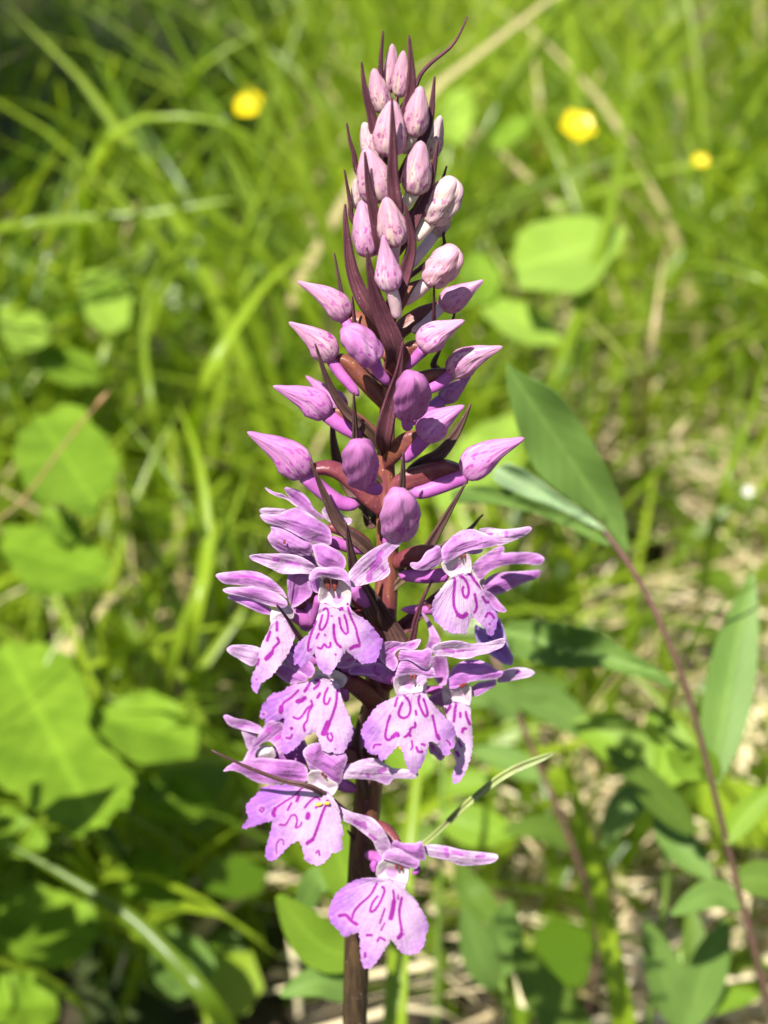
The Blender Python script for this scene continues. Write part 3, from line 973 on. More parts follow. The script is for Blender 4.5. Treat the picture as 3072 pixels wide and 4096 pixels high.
piece(f, 'sepal', 'A', (930, 560, 1000, 470, 1130, 320, 1300, 200, 1420, 140, 1500, 110, 1600, 60, 1728, 40, 1720, 130, 1640, 190, 1560, 270, 1510, 340, 1520, 420, 1560, 520, 1540, 590, 1440, 660, 1280, 700, 1100, 750, 980, 778, 940, 680), 'sepal_white', 11.0, 1.2, 40, gx=0.6,
      lines=[(40, 1300, 480, 1390, 370), (35, 1250, 560, 1240, 650), (14, 1440, 470, 1450, 510), (30, 1380, 300, 1420, 260)])
for x, y, x2, y2 in ((590, 610, 655, 830), (735, 640, 725, 835)):
    tube('anther', 'A', (x, y, (x + x2) / 2 + 5, (y + y2) / 2, x2, y2), [11.4, 12.0], [52, 46, 14], 'anther', f, 0.1, 0.1)
tube('spur', 'A', (520, 900, 450, 1140, 395, 1340), [9.0, 6.0], [80, 62, 40], 'spur', f)
piece(f, 'sepal', 'E', (400, 760, 470, 740, 740, 728, 960, 755, 1120, 850, 1160, 900, 1090, 955, 980, 950, 860, 960, 750, 950, 640, 890, 520, 840, 430, 800), 'sepal_white', 8.0, 1.4, 35, gx=0.5, lines=[(12, 820, 820, 960, 850), (20, 690, 790, 720, 800)])
piece(f, 'petal', 'E', (820, 970, 900, 930, 1080, 930, 1070, 1050, 1120, 1180, 960, 1300, 880, 1335, 840, 1250), 'petal', 7.0, 1.0, 40)

# --- flower turned a little away under the hooded bract, broad scalloped lip
f = flower('B', (455, 470, 560, 440, 650, 385, 740, 350, 790, 440, 800, 560, 760, 600, 700, 620, 600, 645, 540, 625, 480, 560), 9.0, depth=1.6, hole=(640, 520, 60))
lip(f, 'B', (545, 650, 480, 730, 400, 820, 365, 910, 350, 1010, 370, 1080, 430, 1140, 470, 1200, 560, 1250, 610, 1262, 650, 1250, 720, 1264, 745, 1200, 765, 1120, 795, 1076, 850, 1110, 900, 1160, 950, 1210, 970, 1270,
             1000, 1287, 1030, 1270, 1060, 1190, 1075, 1110, 1080, 1050, 1040, 1000, 990, 910, 950, 840, 900, 760, 860, 690, 810, 600, 740, 580, 620, 600), (670, 620), 9.8,
    [(665, 620, 700, 640, 745, 710, 760, 790, 735, 860, 700, 830, 690, 770, 700, 740), (13, 605, 650, 600, 740, 590, 850, 600, 960, 640, 1050), (20, 640, 1050, 690, 1070, 730, 1040), (825, 820, 840, 900, 845, 970, 820, 1020),
     (760, 580, 800, 640, 850, 700, 900, 760), (910, 850, 950, 910, 980, 905), (945, 1070, 970, 1030, 1010, 1040, 1035, 1080), (990, 1150)], 12, gx=-0.9)
piece(f, 'petal', 'B', (900, 760, 1000, 800, 1060, 850, 1110, 920, 1160, 970, 1187, 1005, 1150, 1024, 1080, 1010, 1030, 980, 980, 900), 'petal', 6.0, 0.8, 25)
piece(f, 'hood', 'B', (455, 310, 520, 240, 600, 160, 680, 110, 800, 98, 920, 140, 1020, 180, 1098, 238, 1060, 280, 980, 300, 850, 320, 740, 345, 650, 390, 570, 440, 490, 482, 465, 430), 'hood', 9.5, 2.8, 60, gy=0.8,
      lines=[(7, 580, 190), (7, 660, 180), (6, 715, 160), (7, 820, 165), (9, 900, 208), (6, 700, 260)])
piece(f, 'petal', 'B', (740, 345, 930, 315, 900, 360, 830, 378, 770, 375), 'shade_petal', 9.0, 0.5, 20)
piece(f, 'sepal', 'B', (860, 100, 980, 80, 1140, 105, 1300, 90, 1430, 66, 1462, 90, 1440, 130, 1320, 200, 1200, 250, 1090, 288, 1030, 250, 940, 160), 'sepal_white', 6.5, 1.2, 30, gx=-0.5, lines=[(16, 1180, 140, 1175, 175), (9, 940, 160, 1020, 150)])
piece(f, 'sepal', 'B', (470, 340, 440, 290, 400, 272, 370, 310, 290, 345, 240, 430, 200, 470, 120, 465, 108, 500, 150, 542, 240, 560, 330, 542, 420, 502, 465, 440), 'hood', 9.5, 1.2, 30)
for x, y, x2, y2 in ((672, 385, 680, 440), (712, 375, 706, 425)):
    tube('anther', 'B', (x, y, x2, y2), [9.4, 9.6], [16, 8], 'anther', f, 0.1, 0.1)
tube('spur', 'B', (540, 600, 280, 625, -20, 605), [7.0, 4.0], [80, 78, 62], 'spur', f)
tube('ovary', 'B', (420, 330, 240, 370, 60, 430, -80, 500), [6.0, 1.5], [50, 95, 100, 70], 'ovary_dark', f, ridges=0.08)

# --- flower behind it, facing away to the side
f = flower('B', (780, 560, 860, 540, 930, 660, 980, 780, 930, 800, 860, 720), -3.0, depth=1.0)
piece(f, 'sepal', 'B', (800, 500, 880, 420, 960, 370, 1090, 290, 1140, 283, 1157, 320, 1130, 370, 1250, 355, 1400, 355, 1540, 370, 1608, 430, 1560, 492, 1480, 497, 1350, 480, 1200, 490, 1100, 510, 1020, 550, 960, 590, 910, 660, 860, 640, 810, 560), 'petal', -1.0, 1.5, 35, gx=-0.8)
piece(f, 'hood', 'B', (900, 720, 960, 640, 1050, 590, 1180, 570, 1320, 570, 1540, 548, 1563, 580, 1530, 640, 1400, 680, 1270, 740, 1150, 800, 1050, 837, 960, 800), 'petal', -2.0, 2.0, 40, gx=-0.8)
piece(f, 'lip', 'B', (830, 1150, 900, 1190, 990, 1230, 1060, 1090, 1100, 1070, 1150, 1200, 1180, 1330, 1210, 1430, 1262, 1520, 1240, 1612, 1130, 1590, 1050, 1530, 990, 1480, 870, 1400, 825, 1250), 'violet', -4.0, 1.6, 45, lines=[(14, 1090, 1140, 1100, 1180), (14, 990, 1300), (12, 1070, 1450, 1120, 1410), (10, 1160, 1100)])
piece(f, 'petal', 'B', (930, 800, 1060, 840, 1110, 920, 1060, 1100, 980, 1150, 920, 1000), 'violet', -5.0, 1.0, 40)
tube('spur', 'B', (800, 900, 300, 985, 10, 990), [-1.0, 3.0], [70, 72, 40], 'spur', f)

# --- lower flower beside the dark stem, lip with two loops
f = flower('C', (550, 620, 600, 570, 700, 555, 820, 565, 930, 590, 975, 640, 970, 750, 930, 790, 780, 815, 690, 790, 590, 830, 555, 720), 11.0, depth=2.0, hole=(740, 690, 85))
lip(f, 'C', (590, 830, 500, 880, 380, 930, 290, 1020, 230, 1120, 170, 1190, 140, 1280, 135, 1320, 180, 1385, 188, 1480, 230, 1535, 280, 1578, 350, 1565, 370, 1620, 400, 1658, 440, 1640, 520, 1560, 622, 1448, 660, 1530, 690, 1640,
             730, 1760, 810, 1835, 870, 1770, 920, 1680, 970, 1560, 1000, 1405, 1060, 1410, 1120, 1470, 1170, 1560, 1205, 1595, 1240, 1585, 1272, 1560, 1270, 1500, 1310, 1490, 1332, 1450, 1315, 1390, 1340, 1290, 1290, 1180, 1180, 1080,
             1090, 980, 1020, 900, 970, 840, 960, 770, 830, 790, 760, 800, 690, 770, 620, 770), (780, 800), 11.8,
    [(690, 830, 740, 890, 765, 990, 740, 1080, 680, 1112, 620, 1080, 622, 1020, 660, 920), (880, 830, 865, 900, 900, 1000, 950, 1090, 980, 1060, 960, 960, 930, 870), (510, 1080, 470, 1200, 450, 1350, 490, 1390, 540, 1350),
     (22, 540, 1350, 590, 1310, 605, 1330), (820, 1170, 825, 1220, 770, 1240, 750, 1310, 690, 1350), (18, 740, 1310, 760, 1330), (600, 860, 570, 960), (830, 1020, 838, 1070), (1040, 1080, 1070, 1200, 1090, 1310, 1120, 1380), (20, 1100, 1330, 1120, 1370),
     (12, 300, 1490, 320, 1450, 390, 1445), (10, 780, 1400, 790, 1470, 770, 1510), (840, 1480, 860, 1535, 910, 1535), (910, 1440, 940, 1450), (8, 1215, 1390, 1250, 1420, 1265, 1460), (640, 750, 690, 745), (830, 740, 880, 715, 930, 730)], 13)
piece(f, 'petal', 'C', (990, 1410, 1060, 1440, 1140, 1500, 1205, 1600, 1160, 1655, 1110, 1640, 1070, 1580, 1000, 1555), 'petal', 8.5, 0.6, 25, lines=[(18, 1040, 1460, 1050, 1480)])
piece(f, 'hood', 'C', (560, 610, 580, 540, 610, 440, 650, 375, 740, 362, 830, 390, 960, 500, 1040, 460, 1082, 530, 1065, 600, 990, 610, 900, 570, 800, 565, 700, 560, 620, 585), 'hood', 12.0, 1.8, 40)
piece(f, 'hood', 'C', (620, 395, 612, 300, 640, 245, 720, 260, 830, 255, 920, 258, 990, 215, 1032, 240, 1037, 360, 1010, 470, 960, 502, 870, 450, 800, 400, 720, 365), 'petal', 12.2, 1.6, 40)
piece(f, 'petal', 'C', (850, 575, 838, 660, 850, 694, 880, 690, 920, 650, 990, 600, 920, 565), 'sepal_white', 13.0, 0.5, 20)
piece(f, 'sepal', 'C', (390, 200, 430, 155, 560, 142, 680, 168, 800, 128, 892, 108, 898, 140, 850, 230, 770, 262, 650, 232, 590, 262, 562, 312, 612, 390, 605, 450, 560, 530, 480, 470, 370, 370, 375, 270), 'hood', 10.5, 1.0, 30, lines=[(18, 520, 260, 540, 240), (10, 760, 185, 810, 170)])
piece(f, 'sepal', 'H', (210, 510, 330, 468, 450, 448, 550, 458, 650, 490, 740, 470, 800, 478, 1010, 418, 1037, 450, 1000, 520, 880, 570, 840, 590, 720, 612, 640, 645, 540, 655, 440, 632, 330, 612, 220, 615), 'sepal_white', 10.0, 1.2, 30, gx=-0.5, lines=[(16, 350, 545, 450, 570), (12, 500, 565, 560, 560)])
for x, y, x2, y2 in ((770, 570, 770, 640), (822, 560, 815, 625)):
    tube('anther', 'C', (x, y, x2, y2), [11.6, 12.0], [22, 10], 'anther', f, 0.1, 0.1)
tube('spur', 'C', (600, 620, 420, 560, 200, 510, -60, 500), [8.0, 3.0], [90, 110, 80, 60], 'spur', f)
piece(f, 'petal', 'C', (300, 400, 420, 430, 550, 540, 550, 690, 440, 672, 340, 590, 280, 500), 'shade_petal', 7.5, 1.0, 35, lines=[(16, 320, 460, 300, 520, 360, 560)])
tube('pollen_grain', 'C', (622, 1470, 640, 1490, 668, 1500), [13.2, 13.2], [16, 22, 14], 'pollen', f, 0.3, 0.3, 8, 7)

# --- its neighbour turned sideways with a narrow hanging lip
f = flower('H', (320, 960, 460, 980, 560, 940, 650, 950, 655, 1100, 630, 1185, 480, 1160, 360, 1170, 330, 1080), 5.5, depth=2.0)
lip(f, 'H', (340, 1150, 370, 1260, 430, 1400, 470, 1440, 490, 1560, 450, 1650, 460, 1740, 490, 1790, 460, 1860, 440, 1950, 448, 2022, 480, 2037, 540, 1990, 600, 1880, 640, 1750, 667, 1600, 657, 1450, 650, 1320, 640, 1170, 560, 1140, 450, 1110), (540, 1150), 6.3,
    [(420, 1170, 370, 1250), (480, 1150, 465, 1280, 460, 1340), (530, 1250, 530, 1290), (590, 1240, 600, 1300, 630, 1370), (550, 1460, 560, 1420, 590, 1420), (10, 510, 1560, 540, 1620), (490, 1680, 510, 1720), (10, 550, 1850), (430, 1580, 440, 1600)], 13, kx=-1.4)
piece(f, 'petal', 'H', (160, 1090, 220, 1045, 330, 1000, 355, 1100, 350, 1190, 240, 1160), 'petal', 5.0, 0.8, 25)
piece(f, 'hood', 'H', (400, 840, 430, 760, 500, 700, 620, 652, 740, 665, 840, 698, 920, 770, 1012, 790, 990, 835, 930, 872, 800, 882, 680, 892, 560, 930, 470, 985, 390, 975, 375, 900), 'shade_petal', 6.0, 2.6, 55, gy=0.6)
piece(f, 'sepal', 'H', (980, 795, 1110, 748, 1200, 742, 1300, 762, 1365, 800, 1300, 852, 1180, 872, 1060, 902, 930, 915, 950, 850), 'sepal_white', 3.0, 0.8, 30, gx=-0.5, lines=[(12, 1150, 800, 1190, 795)])
piece(f, 'petal', 'H', (640, 975, 720, 910, 840, 890, 930, 878, 922, 945, 840, 992, 750, 1050, 655, 1075), 'petal', 4.5, 1.0, 30)
piece(f, 'sepal', 'H', (215, 615, 370, 615, 395, 720, 405, 830, 385, 930, 300, 960, 235, 850, 215, 720), 'petal', 3.0, 1.2, 40)
piece(f, 'sepal', 'H', (90, 130, 130, 145, 200, 240, 280, 370, 325, 465, 240, 505, 200, 565, 145, 525, 178, 450, 190, 380, 150, 240), 'petal', 2.0, 0.8, 22)
tube('anther', 'H', (530, 960, 600, 920), [6.4, 6.8], [26, 14], 'anther', f, 0.1, 0.1)
tube('spur', 'H', (340, 1010, 230, 1000, 60, 980), [4.0, 2.0], [60, 50, 40], 'spur', f)

# --- low flower tucked under the wide lip, lobes fanned to one side
f = flower('D', (960, 250, 1050, 290, 1130, 310, 1200, 250, 1340, 325, 1358, 385, 1295, 485, 1200, 450, 1080, 430, 1000, 410, 940, 340), 8.5, depth=2.0)
lip(f, 'D', (850, 410, 780, 430, 690, 428, 600, 470, 530, 530, 430, 540, 360, 590, 340, 640, 280, 690, 270, 760, 243, 840, 270, 862, 320, 870, 320, 910, 340, 952, 400, 942, 470, 890, 578, 848, 560, 900, 540, 1000, 520, 1100, 530, 1240, 548, 1302,
             600, 1312, 680, 1260, 760, 1180, 830, 1100, 890, 1060, 952, 1028, 980, 1080, 1010, 1160, 1050, 1282, 1080, 1276, 1110, 1300, 1160, 1290, 1250, 1322, 1330, 1280, 1360, 1180, 1400, 1140, 1432, 1040, 1420, 960, 1390, 850, 1340, 740,
             1290, 620, 1260, 510, 1250, 420, 1150, 380, 1000, 340, 920, 360), (1090, 420), 9.3,
    [(740, 510, 650, 600, 560, 660, 525, 720), (26, 525, 725, 520, 775), (24, 730, 650, 780, 635, 820, 605), (900, 640, 915, 690, 850, 740, 790, 830, 740, 868, 680, 850), (920, 700, 870, 790, 850, 890, 810, 950, 820, 1020), (15, 1010, 550, 985, 600),
     (1110, 480, 1070, 580, 1070, 670, 1110, 680, 1140, 610), (14, 1230, 510, 1220, 640, 1190, 760, 1140, 900), (32, 1115, 920, 1090, 980, 1060, 1050), (1110, 1050, 1110, 1110, 1150, 1150, 1170, 1100, 1150, 1050), (15, 940, 490, 990, 440, 1000, 390, 960, 380), (15, 880, 430, 820, 520),
     (590, 1110, 640, 1110, 660, 1070), (20, 655, 990), (14, 300, 810), (10, 1200, 1250)], 12, gx=0.5)
tube('spur', 'D', (1290, 470, 1330, 560, 1340, 640), [6.5, 4.0], [60, 56, 40], 'spur', f)
piece(f, 'sepal', 'D', (420, 270, 500, 155, 570, 170, 700, 240, 850, 320, 860, 400, 740, 415, 620, 432, 520, 360), 'petal', 6.0, 1.0, 35)
piece(f, 'sepal', 'E', (148, 1790, 200, 1742, 330, 1740, 470, 1750, 570, 1800, 520, 1900, 450, 1985, 340, 1930, 280, 1890, 190, 1840), 'sepal_white', 5.0, 1.2, 35)
piece(f, 'petal', 'D', (520, 20, 660, 30, 900, 140, 960, 260, 900, 360, 780, 330, 640, 220), 'shade_petal', 6.0, 1.0, 40)
piece(f, 'petal', 'A', (830, 1740, 920, 1690, 1040, 1800, 1050, 1860, 950, 1960, 800, 1970, 740, 1930, 800, 1850), 'hood', 9.5, 0.6, 25, lines=[(16, 930, 1850, 1000, 1820)])
piece(f, 'petal', 'A', (930, 1990, 1030, 1880, 1200, 1900, 1380, 1850, 1600, 1990, 1560, 2060, 1340, 2080, 1100, 2060, 940, 2060), 'shade_petal', 7.0, 1.0, 30)
tube('ovary', 'C', (-40, 620, 200, 760, 420, 900), [5.0, 1.0], [70, 80, 60], 'ovary_dark', f, ridges=0.08)

# --- flower facing out to the side, narrow lip seen edge on
f = flower('E', (700, 1330, 760, 1310, 830, 1300, 905, 1335, 895, 1450, 830, 1440, 740, 1460, 640, 1510, 640, 1370), 7.0, depth=-0.8)
lip(f, 'E', (660, 1470, 620, 1580, 560, 1700, 520, 1800, 510, 1900, 480, 2000, 440, 2080, 430, 2150, 445, 2250, 505, 2280, 520, 2200, 560, 2150, 650, 2100, 760, 1950, 830, 1850, 880, 1750, 912, 1650, 890, 1560, 830, 1460, 740, 1420), (740, 1440), 8.0,
    [(715, 1490, 715, 1580), (14, 640, 1600, 610, 1690), (720, 1660, 735, 1710, 680, 1770, 660, 1840), (22, 655, 1830, 600, 1890), (12, 515, 1900, 500, 1960), (10, 490, 2120)], 12, kx=-1.3, gx=0.4)
piece(f, 'sepal', 'E', (28, 965, 90, 942, 240, 928, 390, 918, 520, 938, 620, 988, 700, 1050, 780, 1130, 835, 1230, 800, 1210, 720, 1160, 560, 1105, 400, 1085, 240, 1072, 130, 1062, 70, 1022), 'hood', 6.0, 1.0, 25, gx=0.6, lines=[(7, 240, 980, 420, 985, 560, 1020)])
piece(f, 'hood', 'E', (103, 1130, 180, 1103, 330, 1098, 480, 1088, 600, 1118, 720, 1170, 822, 1250, 832, 1302, 780, 1332, 660, 1312, 540, 1272, 400, 1222, 250, 1188, 160, 1172), 'hood', 8.0, 2.2, 40, gx=0.4)
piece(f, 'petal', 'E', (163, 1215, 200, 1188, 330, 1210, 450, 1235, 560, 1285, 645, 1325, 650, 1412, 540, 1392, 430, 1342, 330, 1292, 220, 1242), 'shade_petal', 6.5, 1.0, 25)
tube('spur', 'E', (880, 1390, 1000, 1450, 1120, 1490), [5.5, 4.0], [75, 92, 70], 'spur', f)
tube('ovary', 'E', (900, 1330, 1030, 1270, 1180, 1210), [5.0, 3.0], [40, 60, 50], 'ovary_dark', f)

# --- half open flower with the long hood above
f = flower('E', (605, 545, 660, 480, 640, 415, 740, 430, 860, 490, 1000, 555, 1110, 610, 1115, 745, 960, 748, 840, 752, 740, 712, 650, 632), 6.8, 'half open lilac flower with a small notch in its white lip', depth=-2.0)
f.data.materials.clear()
f.data.materials.append(MATS['hood'])
piece(f, 'hood', 'E', (518, 295, 600, 298, 720, 298, 800, 258, 900, 224, 980, 228, 1060, 280, 1160, 350, 1240, 400, 1302, 460, 1322, 560, 1312, 635, 1240, 625, 1110, 612, 1000, 562, 860, 482, 740, 422, 600, 392, 550, 350), 'hood', 7.5, 2.8, 55)
piece(f, 'sepal', 'E', (513, 250, 560, 222, 700, 228, 830, 240, 780, 300, 640, 300, 540, 288), 'sepal_white', 4.5, 0.8, 22)
piece(f, 'sepal', 'E', (565, -15, 680, 55, 790, 78, 870, 148, 965, 222, 930, 215, 820, 125, 720, 102, 620, 52), 'hood', 3.5, 0.4, 12)
piece(f, 'sepal', 'E', (780, -10, 950, 25, 1060, 115, 1130, 250, 1260, 335, 1200, 350, 1060, 280, 900, 180, 830, 90), 'petal', 1.5, 1.2, 35)
piece(f, 'petal', 'E', (1203, 280, 1230, 220, 1330, 188, 1382, 220, 1432, 310, 1545, 350, 1545, 392, 1480, 424, 1400, 392, 1280, 385), 'sepal_white', 1.0, 0.8, 25)
tube('anther', 'E', (795, 575, 795, 622), [9.2, 9.2], [8, 18], 'anther', f, 0.1, 0.1)
tube('spur', 'E', (1290, 590, 1500, 650, 1700, 710), [5.0, 3.0], [70, 72, 50], 'spur', f)
tube('ovary', 'E', (1270, 430, 1450, 480, 1600, 560, 1760, 640), [5.0, 1.5], [50, 75, 75, 50], 'ovary_dark', f, ridges=0.08)

# --- lowest but one: broad lip leaning to one side, pollen on it
f = flower('F', (1055, 560, 1100, 510, 1190, 515, 1250, 590, 1345, 640, 1300, 725, 1250, 745, 1200, 720, 1130, 690, 1070, 650), 11.0, 'broad lilac flower with crumbs of yellow pollen below its throat', depth=1.5)
lip(f, 'F', (1020, 625, 940, 608, 860, 640, 760, 640, 660, 660, 620, 720, 560, 770, 513, 830, 530, 900, 545, 930, 490, 1000, 478, 1027, 520, 1027, 600, 1002, 680, 972, 757, 958, 740, 1040, 720, 1110, 695, 1200, 688, 1270, 710, 1307, 770, 1312,
             820, 1270, 880, 1200, 940, 1150, 987, 1132, 1010, 1180, 1030, 1250, 1040, 1312, 1100, 1340, 1160, 1358, 1210, 1330, 1250, 1290, 1280, 1240, 1340, 1237, 1377, 1190, 1360, 1120, 1382, 1060, 1360, 990, 1352, 900, 1330, 820, 1290, 760,
             1250, 700, 1160, 665, 1090, 640), (1160, 690), 11.8,
    [(7, 1020, 660, 940, 740, 860, 790, 790, 840), (14, 780, 850, 760, 890, 770, 912), (12, 985, 740, 970, 780), (920, 800, 890, 860), (8, 1040, 840, 1080, 790, 1140, 750, 1170, 770), (18, 1070, 900, 1065, 930), (7, 820, 990, 870, 990, 920, 910, 960, 910, 970, 960, 960, 1020, 1000, 1000, 1010, 970),
     (10, 1240, 780, 1190, 900, 1150, 1020, 1110, 1120), (14, 1110, 1120, 1060, 1155), (6, 650, 840, 680, 850, 660, 880, 640, 860), (5, 790, 1250, 790, 1170, 820, 1120, 850, 1130, 850, 1170), (7, 1140, 1240, 1160, 1220, 1170, 1260), (10, 1140, 840), (7, 1090, 585, 1140, 600), (7, 1050, 640, 1085, 650)], 8, gx=0.45)
piece(f, 'hood', 'F', (1030, 325, 1080, 280, 1170, 262, 1200, 300, 1210, 350, 1290, 370, 1390, 350, 1417, 400, 1400, 460, 1375, 520, 1370, 600, 1330, 642, 1270, 622, 1220, 555, 1160, 505, 1120, 490, 1110, 512, 1080, 512, 1060, 450, 1018, 360), 'petal', 10.5, 2.4, 50)
piece(f, 'sepal', 'F', (), 'sepal_white', 9.5, 1.2, 32, pts=S('F', 1360, 590, 1375, 490, 1450, 440) + S('C', 0, 1700, 130, 1640, 270, 1618, 380, 1640, 460, 1700, 540, 1750, 720, 1758, 865, 1800, 862, 1842, 790, 1884, 680, 1872, 540, 1872, 500, 1945, 460, 1958, 400, 1932, 300, 1892, 150, 1882, 0, 1872), gx=-0.3,
      seed=91, lines=[(12, 1590, 545, 1600, 560), (16, 1700, 520, 1740, 500)])
piece(f, 'sepal', 'F', (308, 525, 350, 478, 420, 435, 500, 435, 640, 395, 800, 415, 960, 425, 1060, 475, 1070, 600, 1000, 630, 900, 610, 760, 635, 640, 625, 560, 592, 480, 535, 400, 508), 'petal', 8.0, 1.4, 45, gx=0.5)
for x, y in ((1190, 525), (1215, 550)):
    tube('anther', 'F', (x, y, x + 6, y + 40), [11.6, 11.8], [12, 6], 'anther', f, 0.1, 0.1)
tube('spur', 'F', (1330, 620, 1400, 650, 1480, 680), [8.0, 3.0], [60, 60, 40], 'spur', f)
tube('pollen_grain', 'F', (1130, 815, 1165, 812, 1195, 806), [12.6, 12.7], [16, 18, 10], 'pollen', f, 0.3, 0.3, 8, 7)
tube('pollen_grain', 'F', (1205, 800, 1235, 802, 1260, 805), [12.8, 12.9], [8, 17, 16], 'pollen', f, 0.3, 0.3, 8, 7)

# --- small flower peeping out between the two, seen from the side
f = flower('F', (600, 345, 680, 278, 765, 310, 785, 390, 700, 425, 605, 415), 5.5, depth=-1.5)
piece(f, 'lip', 'F', (700, 80, 650, 170, 590, 260, 540, 330, 475, 462, 520, 475, 590, 385, 640, 280, 720, 245, 780, 300, 825, 395, 852, 372, 880, 250, 860, 100, 780, 70), 'hood', 7.2, 0.8, 30, lines=[(14, 790, 225, 830, 210), (12, 720, 140, 715, 170)])
piece(f, 'sepal', 'F', (312, 32, 340, 15, 430, 58, 530, 68, 670, 130, 650, 195, 560, 172, 440, 142, 360, 112), 'hood', 4.5, 0.8, 22)
piece(f, 'sepal', 'F', (470, 155, 540, 150, 620, 200, 560, 320, 530, 330, 500, 230), 'sepal_white', 4.0, 0.6, 22)
piece(f, 'petal', 'F', (560, 330, 640, 300, 800, 300, 960, 200, 1060, 260, 1060, 480, 900, 560, 700, 470, 560, 440), 'shade_petal', 4.5, 1.0, 45)

# --- lowest flower, hanging clear in front of the stem
f = flower('K', (535, 850, 600, 795, 700, 825, 805, 860, 800, 960, 765, 1045, 690, 1010, 620, 970, 525, 955), 11.5, 'lowest lilac flower with a narrow white middle lobe', depth=1.6, hole=(650, 910, 55))
lip(f, 'K', (520, 960, 440, 958, 340, 980, 260, 1030, 190, 1090, 150, 1180, 128, 1240, 150, 1330, 220, 1390, 260, 1452, 310, 1430, 382, 1403, 395, 1460, 395, 1540, 405, 1660, 430, 1712, 480, 1708, 530, 1660, 580, 1580, 630, 1500, 655, 1462,
             700, 1530, 740, 1580, 800, 1597, 880, 1580, 930, 1510, 940, 1420, 967, 1370, 940, 1280, 890, 1200, 860, 1140, 800, 1090, 765, 1050, 780, 995, 700, 990, 620, 960), (650, 980), 12.2,
    [(535, 1000, 480, 1100, 390, 1180, 345, 1240, 330, 1300), (580, 1030, 600, 1060, 560, 1160, 510, 1230, 480, 1230, 500, 1160, 540, 1110), (11, 225, 1270, 280, 1265, 320, 1310, 370, 1340), (6, 600, 1210, 560, 1330), (16, 675, 1150, 665, 1220, 650, 1290), (8, 670, 1060, 680, 1150),
     (9, 740, 1120, 720, 1240, 740, 1400), (15, 738, 1420, 715, 1452), (9, 450, 1430, 490, 1430), (540, 1480, 560, 1450, 600, 1470), (9, 437, 1580, 437, 1610), (5, 600, 1330, 570, 1390), (6, 710, 1100, 710, 1130)], 8)
piece(f, 'hood', 'K', (568, 795, 600, 735, 680, 705, 730, 715, 800, 768, 885, 808, 890, 850, 855, 885, 760, 855, 680, 822, 600, 802), 'hood', 12.6, 1.2, 30)
piece(f, 'hood', 'K', (648, 682, 690, 638, 740, 670, 800, 668, 860, 668, 912, 642, 947, 805, 900, 815, 800, 775, 720, 722, 660, 712), 'petal', 12.2, 1.0, 30)
tube('petal', 'K', (530, 810, 505, 850, 515, 910), [11.0, 11.5], [26, 30, 18], 'shade_petal', f, 0.2, 0.2)
tube('petal', 'K', (880, 860, 860, 905, 825, 915), [11.5, 11.5], [26, 26, 16], 'shade_petal', f, 0.2, 0.2)
piece(f, 'sepal', 'K', (198, 345, 250, 378, 340, 418, 420, 438, 500, 458, 570, 528, 620, 608, 655, 690, 645, 745, 570, 785, 520, 702, 500, 642, 420, 582, 330, 512, 250, 482, 212, 422), 'sepal_white', 11.5, 1.0, 30, lines=[(14, 350, 490, 430, 520), (12, 480, 600, 520, 630), (12, 430, 500, 440, 540)])
piece(f, 'sepal', 'K', (915, 692, 1000, 678, 1120, 693, 1250, 728, 1400, 743, 1530, 758, 1547, 790, 1500, 832, 1400, 847, 1220, 857, 1140, 812, 1040, 792, 950, 772), 'sepal_white', 11.5, 1.0, 26, lines=[(14, 1110, 720, 1120, 770), (8, 1160, 740, 1240, 765), (6, 1350, 780, 1430, 775)])
for x, y in ((695, 845), (735, 855)):
    tube('anther', 'K', (x, y, x, y + 45), [11.9, 12.2], [15, 9], 'anther', f, 0.1, 0.1)
tube('spur', 'K', (640, 900, 560, 800, 440, 760), [8.5, 3.0], [55, 50, 40], 'spur', f)
tube('ovary', 'K', (720, 720, 600, 560, 470, 520, 400, 520), [9.0, 1.5], [50, 60, 50, 40], 'ovary_dark', f)

# stalks and spurs of the crowded lower flowers, hidden among the petals
for k, (crop, xy, n, hw, mt) in enumerate((('P', (560, 420, 680, 520, 800, 640), [9, 1], [34, 46, 40], 'ovary_dark'), ('P', (700, 640, 770, 700, 840, 800), [6, 1], [34, 44, 40], 'ovary_dark'),
                                           ('P', (640, 930, 720, 960, 800, 1040), [7, 1], [34, 46, 40], 'ovary_dark'), ('P', (980, 830, 920, 880, 850, 960), [8, 1], [36, 46, 40], 'ovary_dark'),
                                           ('P', (600, 1260, 690, 1300, 780, 1390), [8, 1], [36, 46, 40], 'ovary_dark'),
                                           ('P', (480, 540, 620, 600, 800, 720), [5, 1], [30, 42, 36], 'ovary_dark'))):
    tube('ovary', crop, xy, n, hw, mt, orchid, 0.05, 0.05, 16, 16, 0.12, seed=5 + k * 0.3)
for k, (crop, xy, n, hw) in enumerate((('P', (690, 720, 730, 760, 760, 800), [6, 4], [40, 44, 30]), ('P', (760, 870, 700, 880, 640, 860), [5, 5], [36, 40, 34]),
                                        ('P', (690, 500, 740, 560, 770, 600), [7, 5], [34, 38, 26]), ('P', (430, 800, 520, 830, 600, 850), [4, 3], [40, 44, 30]))):
    tube('spur', crop, xy, n, hw, 'spur', orchid, 0.1, 0.25, 14, 14, seed=8 + k * 0.3)

